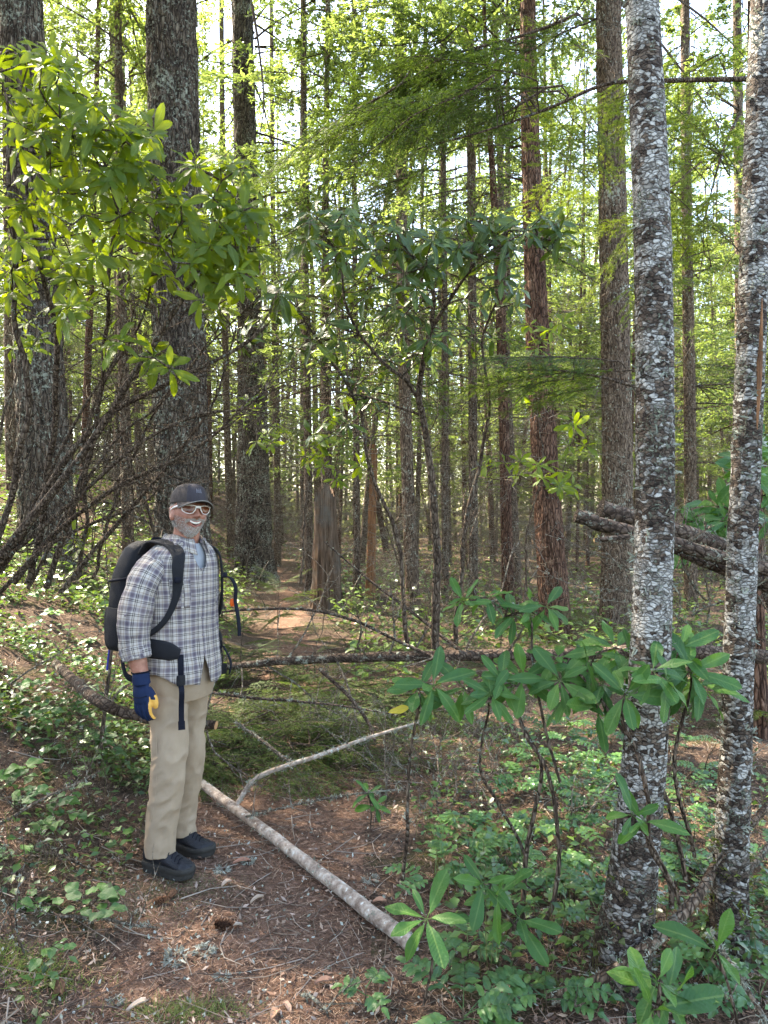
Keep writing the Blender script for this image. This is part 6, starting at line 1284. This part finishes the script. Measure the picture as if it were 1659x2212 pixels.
# hip belt with padded wing, buckle and hanging end
for s in (1, -1):
    a = np.array([1.9, 1.55, 1.2, .95, .72]) * s; P = tsurf(a, np.array([1.035, 1.035, 1.03, 1.02, 1.01]), .012); ribbon(P, np.stack([np.sin(a), np.cos(a), 0 * a], -1), [.075, .085, .085, .075, .045], .02, 'hip_belt', 'black', pack, 30)
    a1 = .70 * s; p0 = tsurf(np.array([a1]), np.array([1.005]), .018)[0]; od = np.array([math.sin(a1), math.cos(a1), 0]) ; ribbon([p0, p0 + od * .012 - [0, 0, .05], p0 + od * .010 - [0, 0, .105]], [od, od, od], .026, .004, 'webbing', 'web', pack, 12)
    bk = MB(); c = p0 + od * .016 - [0, 0, .112]; loft(bk, [(c[2] - .024, c[0], c[1], .016, .008), (c[2] - .018, c[0], c[1], .022, .011), (c[2] + .018, c[0], c[1], .022, .011), (c[2] + .024, c[0], c[1], .016, .008)], 14, 3.2); lpart(bk, 'buckle', M['black'], pack)
    if s < 0: continue
    e = c - [0, 0, .02]; ribbon([e, e + od * .03 - [0, 0, .03], e + od * .015 - [0, 0, .10], e + od * .02 - [0, 0, .16], e + od * .03 - [0, 0, .178]], [od, od + [0, 0, .8], od, od, od], .024, .004, 'loose_strap', 'web', pack, 24)
    tb_ = ribbon([e + od * .02 - [0, 0, .158], e + od * .03 - [0, 0, .195]], [od, od], .030, .007, 'strap_end', 'web', pack, 6)
# haul loop, cord on a small ring, and a lower strap behind the thigh
hl = MB(); tube(hl, spline(np.array([(.03, -.13, 1.49), (.03, -.145, 1.52), (-.03, -.145, 1.52), (-.03, -.13, 1.49)]), 16), .006, 6); lpart(hl, 'haul_loop', M['web'], pack)
rg = MB(); an = np.linspace(0, 2 * np.pi, 21); tube(rg, np.stack([.10 + 0 * an, -.335 + np.cos(an) * .012, 1.06 + np.sin(an) * .014], -1), .0022, 6); lpart(rg, 'ring', M['metal'], pack)
cb = MB(); tube(cb, spline(np.array([(.13, -.31, 1.10), (.11, -.345, 1.115), (.10, -.372, 1.09), (.10, -.362, 1.06), (.10, -.35, 1.04), (.10, -.355, .99), (.10, -.365, .93), (.10, -.372, .88)]), 40), .0048, 7); lpart(cb, 'cord', M['cord'], pack)
ribbon([(.19, -.15, 1.03), (.20, -.16, .97), (.205, -.13, .90), (.21, -.06, .885)], [(1, -.3, 0)] * 4, .03, .005, 'webbing', 'web', pack, 20)
ribbon([(-.16, .13, 1.0), (-.165, .17, .93), (-.165, .165, .87)], [(-.5, 1, 0)] * 3, .03, .005, 'webbing', 'web', pack, 14)
# the flecks of pale mud on the near trouser leg
fl = MB(); g = np.random.default_rng(4)
for c in ((.205, .028, .165), (.198, .05, .19), (.205, .018, .155)):
    d2, f2 = sphere_dirs(8, 5); fl.add(d2 * [.004, .006, .005] + np.array(c), f2)
man.location.z = pack.location.z = hz + .012
# ------------------------------------------------------------------ litter on the floor (nobody could count it)
g = np.random.default_rng(99)
def floor_pts(n, y0=2.0, y1=9., spread=.56, pw=1.0):
    y = y0 * (y1 / y0) ** (g.random(n) ** pw); x = g.uniform(-spread, spread, n) * y
    return np.stack([x, y, ground(x, y)], -1)
def flat_quads(n, L, Wd, cols, y1=9., lift=.004, tilt=.25, y0=2.0, sel=None, pw=1.0, kite=False):
    p = floor_pts(n, y0, y1, pw=pw)
    if sel is not None: p = p[sel(p)]; n = len(p)
    a = g.random(n) * 6.283; d = np.stack([np.cos(a), np.sin(a), g.normal(size=n) * tilt], -1); d = unit(d)
    s = unit(np.cross(d, np.array([0, 0, 1.]) + g.normal(size=(n, 3)) * tilt)); l = g.uniform(*L, n)[:, None] / 2; w = g.uniform(*Wd, n)[:, None] / 2
    p = p + np.stack([0 * a, 0 * a, lift * (.2 + g.random(n) * 1.6)], -1)
    c = np.array(cols)[g.integers(0, len(cols), n)] * g.uniform(.65, 1.3, (n, 1)); c = np.repeat(c, 4, 0)
    if kite: V = np.stack([p - d * l, p - s * w + [0, 0, .002], p + d * l + [0, 0, .004], p + s * w], 1)
    else: V = np.stack([p - d * l - s * w, p - d * l + s * w, p + d * l + s * w * .6, p + d * l - s * w * .6], 1)
    return MB().add(V.reshape(-1, 3), np.arange(4 * n).reshape(-1, 4), 0, c)
def onp(p): return np.abs(p[:, 0] - path_x(p[:, 1])) < path_hw(p[:, 1]) + .1
tag(flat_quads(80000, (.012, .042), (.0012, .0028), [(.25, .14, .092), (.18, .095, .06), (.32, .2, .135), (.11, .06, .04), (.37, .255, .18)], 8, .006, .3).build('needle_litter', M['litter'], None, False, 'stuff'), 'fallen brown conifer needles covering the trail and floor')
tag(flat_quads(9000, (.014, .042), (.005, .016), [(.16, .09, .06), (.22, .14, .10), (.10, .055, .037), (.27, .19, .14), (.13, .08, .06), (.33, .25, .2)], 11, .010, .35, kite=True).build('leaf_litter', M['litter'], None, False, 'stuff'), 'dead leaves and bark flakes scattered on the floor')
tag(flat_quads(2600, (.008, .022), (.006, .016), [(.30, .32, .27), (.40, .41, .36), (.22, .24, .19)], 7, .012, .8, kite=True).build('lichen_litter', M['lichen'], None, False, 'stuff'), 'crumbs of pale lichen fallen on the floor')
mb = MB(); p = floor_pts(2000, 2.0, 12.)
for q in p:
    a = g.random() * 6.283; L = g.uniform(.06, .38) * (1.6 if g.random() < .12 else 1); d = np.array([math.cos(a), math.sin(a), g.normal() * .12]); s = np.cross(d, [0, 0, 1.]); b = g.normal() * .12 * L
    P = np.array([q + d * L * (t - .5) + s * b * (1 - (2 * t - 1) ** 2) for t in (0, .33, .66, 1)]); P[:, 2] = np.maximum(P[:, 2], ground(P[:, 0], P[:, 1])) + .004
    c = np.array([(.13, .085, .06), (.20, .15, .11), (.085, .055, .04), (.28, .23, .185)][g.integers(0, 4)]) * g.uniform(.7, 1.2)
    tube(mb, P, np.linspace(1, .5, 4) * g.uniform(.0012, .0034) * (1 + (q[1] > 6)), 4, 0, c, False)
tag(mb.build('twig_litter', M['litter'], None, False, 'stuff'), 'fallen twigs strewn over the forest floor')
# larger pieces one can pick out on the trail
def flake(x, y, L, Wd, col, label, rot, name='bark_chip', cat='bark chip'):
    p = gq(x, y, .010); o = MB(); t = np.linspace(0, 1, 7); w = Wd * np.array([.25, .7, 1, .95, 1, .6, .2]) / 2; c, s = math.cos(rot), math.sin(rot); V = []
    for i in range(7):
        for k in (-1, 0, 1):
            u = (t[i] - .5) * L; v = k * w[i] * (1 + .2 * math.sin(i * 5 + rot)); V.append(p + [u * c - v * s, u * s + v * c, .006 * (k * k) + .010 * math.sin(t[i] * 3.1) + .004])
    V = np.array(V); B = V - [0, 0, .005]; i = np.arange(6)[:, None] * 3; j = np.arange(2)[None]; Fq = np.stack([i + j, i + j + 1, i + 3 + j + 1, i + 3 + j], -1).reshape(-1, 4)
    o.add(V, Fq, 0, col); o.add(B, Fq[:, ::-1], 0, col); rim = [0, 3, 6, 9, 12, 15, 18, 19, 20, 17, 14, 11, 8, 5, 2, 1]; n = len(rim)
    o.add(np.r_[V[rim], B[rim]], np.array([[k, (k + 1) % n, n + (k + 1) % n, n + k] for k in range(n)]), 0, col)
    ob = o.build(name, M['litter'], None, False); tag(ob, label, cat, 'pieces of bark and dead leaf on the trail')
for k, (x, y, L, Wd, col, lab, r) in enumerate([(950, 1868, .085, .03, (.30, .15, .10), 'red brown bark chip beside the grey lichen tuft in front of the boots', .4), (890, 1915, .06, .022, (.42, .30, .22), 'pale bark chip on the trail below the grey lichen tuft', 1.0), (1010, 1950, .075, .018, (.36, .27, .2), 'thin pale sliver of bark in the middle of the trail', .9),
    (820, 1955, .06, .03, (.36, .2, .13), 'orange brown dead leaf on the trail below the far boot', .1), (920, 2010, .07, .014, (.36, .29, .23), 'pale curled leaf lying on the trail above the large cone', .6), (300, 2180, .09, .022, (.40, .31, .24), 'pale split wood chip at the bottom left of the trail', .8),
    (620, 2185, .06, .02, (.3, .2, .15), 'brown bark flake near the bottom edge of the trail', 2.1), (700, 2130, .07, .024, (.24, .14, .1), 'dark curled bark flake right of the white lichen', .3), (1080, 2200, .05, .03, (.34, .2, .13), 'tan dead leaf lying before the oregon grape', 1.2)]):
    flake(x * .55 if x > 860 else x, y, L, Wd, col, lab, r)
# cones
def cone(x, y, L, rot, label, tilt=.1):
    p = gq(x, y, .020); o = empty('fir_cone', p, label, 'cone', 'cones lying on the trail'); ax = np.array([math.cos(rot), math.sin(rot), tilt]); ax = unit(ax); a = unit(np.cross(ax, [0, 0, 1.])); b = np.cross(a, ax)
    core = MB(); t = np.linspace(0, 1, 10); tube(core, p + ax * (t - .5)[:, None] * L, np.sin(np.pi * np.clip(t * .9 + .08, 0, 1)) * L * .16, 8, 0, (.05, .025, .015)); core.build('core', M['litter'], o)
    sc = MB(); n = 70
    for i in range(n):
        u = (i + .5) / n; r = math.sin(math.pi * min(1, u * .88 + .1)) * L * .15; th = i * 2.39996; rad = a * math.cos(th) + b * math.sin(th); q = p + ax * (u - .5) * L + rad * r; s = np.cross(ax, rad); w = L * .075; l = L * .14; dd = unit(rad + ax * .55)
        V = [q - s * w * .6, q + s * w * .6, q + dd * l + s * w, q + dd * l * 1.12, q + dd * l - s * w]; V = np.array(V); V2 = V - rad * .0 - ax * .0022
        c = np.array([(.16, .08, .045)]) * g.uniform(.7, 1.5)
        sc.add(np.r_[V, V2], np.array([[0, 1, 2, 4], [5, 9, 7, 6], [1, 6, 7, 2], [4, 9, 5, 0]]), 0, c); sc.add(V, np.array([[4, 2, 3]]), 0, c)
    sc.build('scales', M['litter'], o, False, 'stuff')
cone(483, 2008, .085, -.3, 'open brown cone with a stalk lying in the middle of the trail'); cone(345, 1955, .06, .5, 'dark brown cone just below the near boot'); cone(128, 2145, .07, 2.0, 'dark cone at the bottom left among the needles'); cone(372, 1940, .05, 1.3, 'small closed cone below the near boot toe')
# tufts of lichen lying on the trail
for k, (x, y, s, lab) in enumerate([(480, 1885, .05, 'upright grey lichen tuft in front of the near boot'), (536, 1865, .045, 'pale lichen scrap to the right of the far boot'), (440, 2060, .06, 'white lichen patch spreading at the lower left of the trail'), (380, 2075, .07, 'white lichen patch beside the lowest salal'), (480, 2115, .04, 'pale lichen scrap below the white lichen patch'), (250, 2170, .04, 'grey lichen scrap among twigs at the bottom left'), (800, 1905, .05, 'branched lichen clinging beside the fallen pole'), (300, 1975, .03, 'lichen scrap caught on the bright salal')]):
    p = gq(x, y, .004); mb = MB(); P = np.array([p, p + [0, 0, .01]]); lichen_tufts(mb, P, np.array([s * .5, s * .5]), 34, g, s * .28, ((.20, .205, .165), (.40, .40, .33))); ob = mb.build('lichen_tuft', M['lichen'], None, False); tag(ob, lab, 'lichen', 'lichen lying on the floor')
# grass and moss near the boots, spruce like seedlings at the left bottom
def blades(n, cx, cy, sx, sy, L, w, cols, name, label):
    x = cx + g.normal(size=n) * sx; y = cy + g.normal(size=n) * sy; p = np.stack([x, y, ground(x, y)], -1); d = unit(g.normal(size=(n, 3)) * [.8, .8, .4] + [0, 0, .7]); s = unit(np.cross(d, g.normal(size=(n, 3)))) * w; l = g.uniform(.5, 1.2, n)[:, None] * L; c = np.array(cols[0]) + (np.array(cols[1]) - cols[0]) * g.random((n, 1))
    mb = MB().add(np.stack([p - s, p + s, p + d * l + s * .3, p + d * l - s * .3], 1).reshape(-1, 3), np.arange(4 * n).reshape(-1, 4), 0, np.repeat(c, 4, 0)); return mb, label, name
for args in ((2200, gq(370, 1920)[0], gq(370, 1920)[1], .16, .07, .016, .0008, ((.08, .09, .03), (.2, .2, .10)), 'moss', 'short pale moss and grass beside the near boot'), (1500, gq(250, 1960)[0], gq(250, 1960)[1], .2, .1, .02, .0009, ((.07, .09, .03), (.2, .21, .10)), 'moss', 'thin moss left of the boots'), (900, gq(60, 2100)[0], gq(60, 2100)[1], .12, .06, .05, .0012, ((.10, .15, .03), (.22, .27, .06)), 'grass', 'yellow green grass tuft at the bottom left corner'), (700, gq(400, 2190)[0], gq(400, 2190)[1], .10, .03, .05, .0012, ((.10, .14, .03), (.24, .26, .09)), 'grass', 'thin grassy sprigs at the bottom left of the trail')):
    mb, lab, nm = blades(*args); tag(mb.build(nm, M['lichen'], None, False, 'stuff'), lab)
# ------------------------------------------------------------------ dense leafy ground cover on the left bank and in the right understory
def cover(n, region, hmax, L, cols, name, label, y0, y1, spread=.7, clump=.45):
    y = y0 * (y1 / y0) ** g.random(n); x = g.uniform(-spread, spread, n) * y; k = region(x, y) & (fbm(np.stack([x * 1.3, y * 1.3, 0 * x], -1), 3, 55) > clump); x, y = x[k], y[k]; n = len(x)
    h = g.random(n) ** 1.3 * hmax * (.4 + fbm(np.stack([x * 2, y * 2, 0 * x], -1), 2, 56)); p = np.stack([x, y, ground(x, y) + .01 + h], -1)
    a = g.random(n) * 6.283; d = unit(np.stack([np.cos(a), np.sin(a), g.normal(size=n) * .3], -1)); up = unit(np.array([0, 0, 1.]) + g.normal(size=(n, 3)) * .35); s = unit(np.cross(d, up)); u = np.cross(s, d); l = g.uniform(*L, n)[:, None] * (1 + .03 * y[:, None]); w = l * g.uniform(.22, .34, n)[:, None]
    V = np.stack([p, p + d * l * .45 - s * w + u * l * .06, p + d * l - u * l * .12, p + d * l * .45 + s * w + u * l * .06, p + d * l * .5], 1).reshape(-1, 3); i = np.arange(n)[:, None] * 5
    c = np.array(cols)[g.integers(0, len(cols), n)] * g.uniform(.75, 1.25, (n, 1)); c = np.repeat(c, 5, 0); mb = MB(); mb.add(V, np.concatenate([np.c_[i, i + 4, i + 1], np.c_[i + 1, i + 4, i + 2], np.c_[i + 4, i + 3, i + 2], np.c_[i, i + 3, i + 4]]), 0, c)
    st = g.random(n) < .25; P0 = p[st]; m = len(P0)
    if m:
        b = P0.copy(); b[:, 2] = ground(b[:, 0], b[:, 1]); b[:, :2] += g.normal(size=(m, 2)) * .02; q = np.array([.0012, 0, 0]); mb.add(np.stack([b - q, b + q, P0 + q, P0 - q], 1).reshape(-1, 3), np.arange(4 * m).reshape(-1, 4), 0, np.full((4 * m, 3), (.10, .07, .04)))
    tag(mb.build(name, M['cover'], None, True, 'stuff'), label)
GC = [(.035, .08, .022), (.045, .105, .03), (.065, .125, .03), (.04, .09, .035), (.09, .15, .03)]
cover(60000, lambda x, y: x < path_x(np.minimum(y, 30)) - .55 - .03 * y, .16, (.03, .06), GC, 'ground_cover_leaves', 'dense small leaved ground cover over the left bank', 4.3, 18, .75, .38)
cover(5000, lambda x, y: x < path_x(np.minimum(y, 30)) - .62, .14, (.025, .05), GC, 'ground_cover_leaves', 'sparse low leaves on the near left bank', 2.2, 4.2, .6, .52)
cover(13000, lambda x, y: x > path_x(np.minimum(y, 30)) + .75, .22, (.025, .055), GC, 'ground_cover_leaves', 'low green undergrowth leaves right of the trail', 2.2, 7, .62, .44)
cover(30000, lambda x, y: np.abs(x - path_x(np.minimum(y, 30))) > .6, .5, (.05, .10), [(.08, .13, .03), (.12, .19, .04), (.16, .22, .05)], 'ground_cover_leaves', 'sunlit low foliage between the trunks of the clearing', 7, 40, .65, .45)
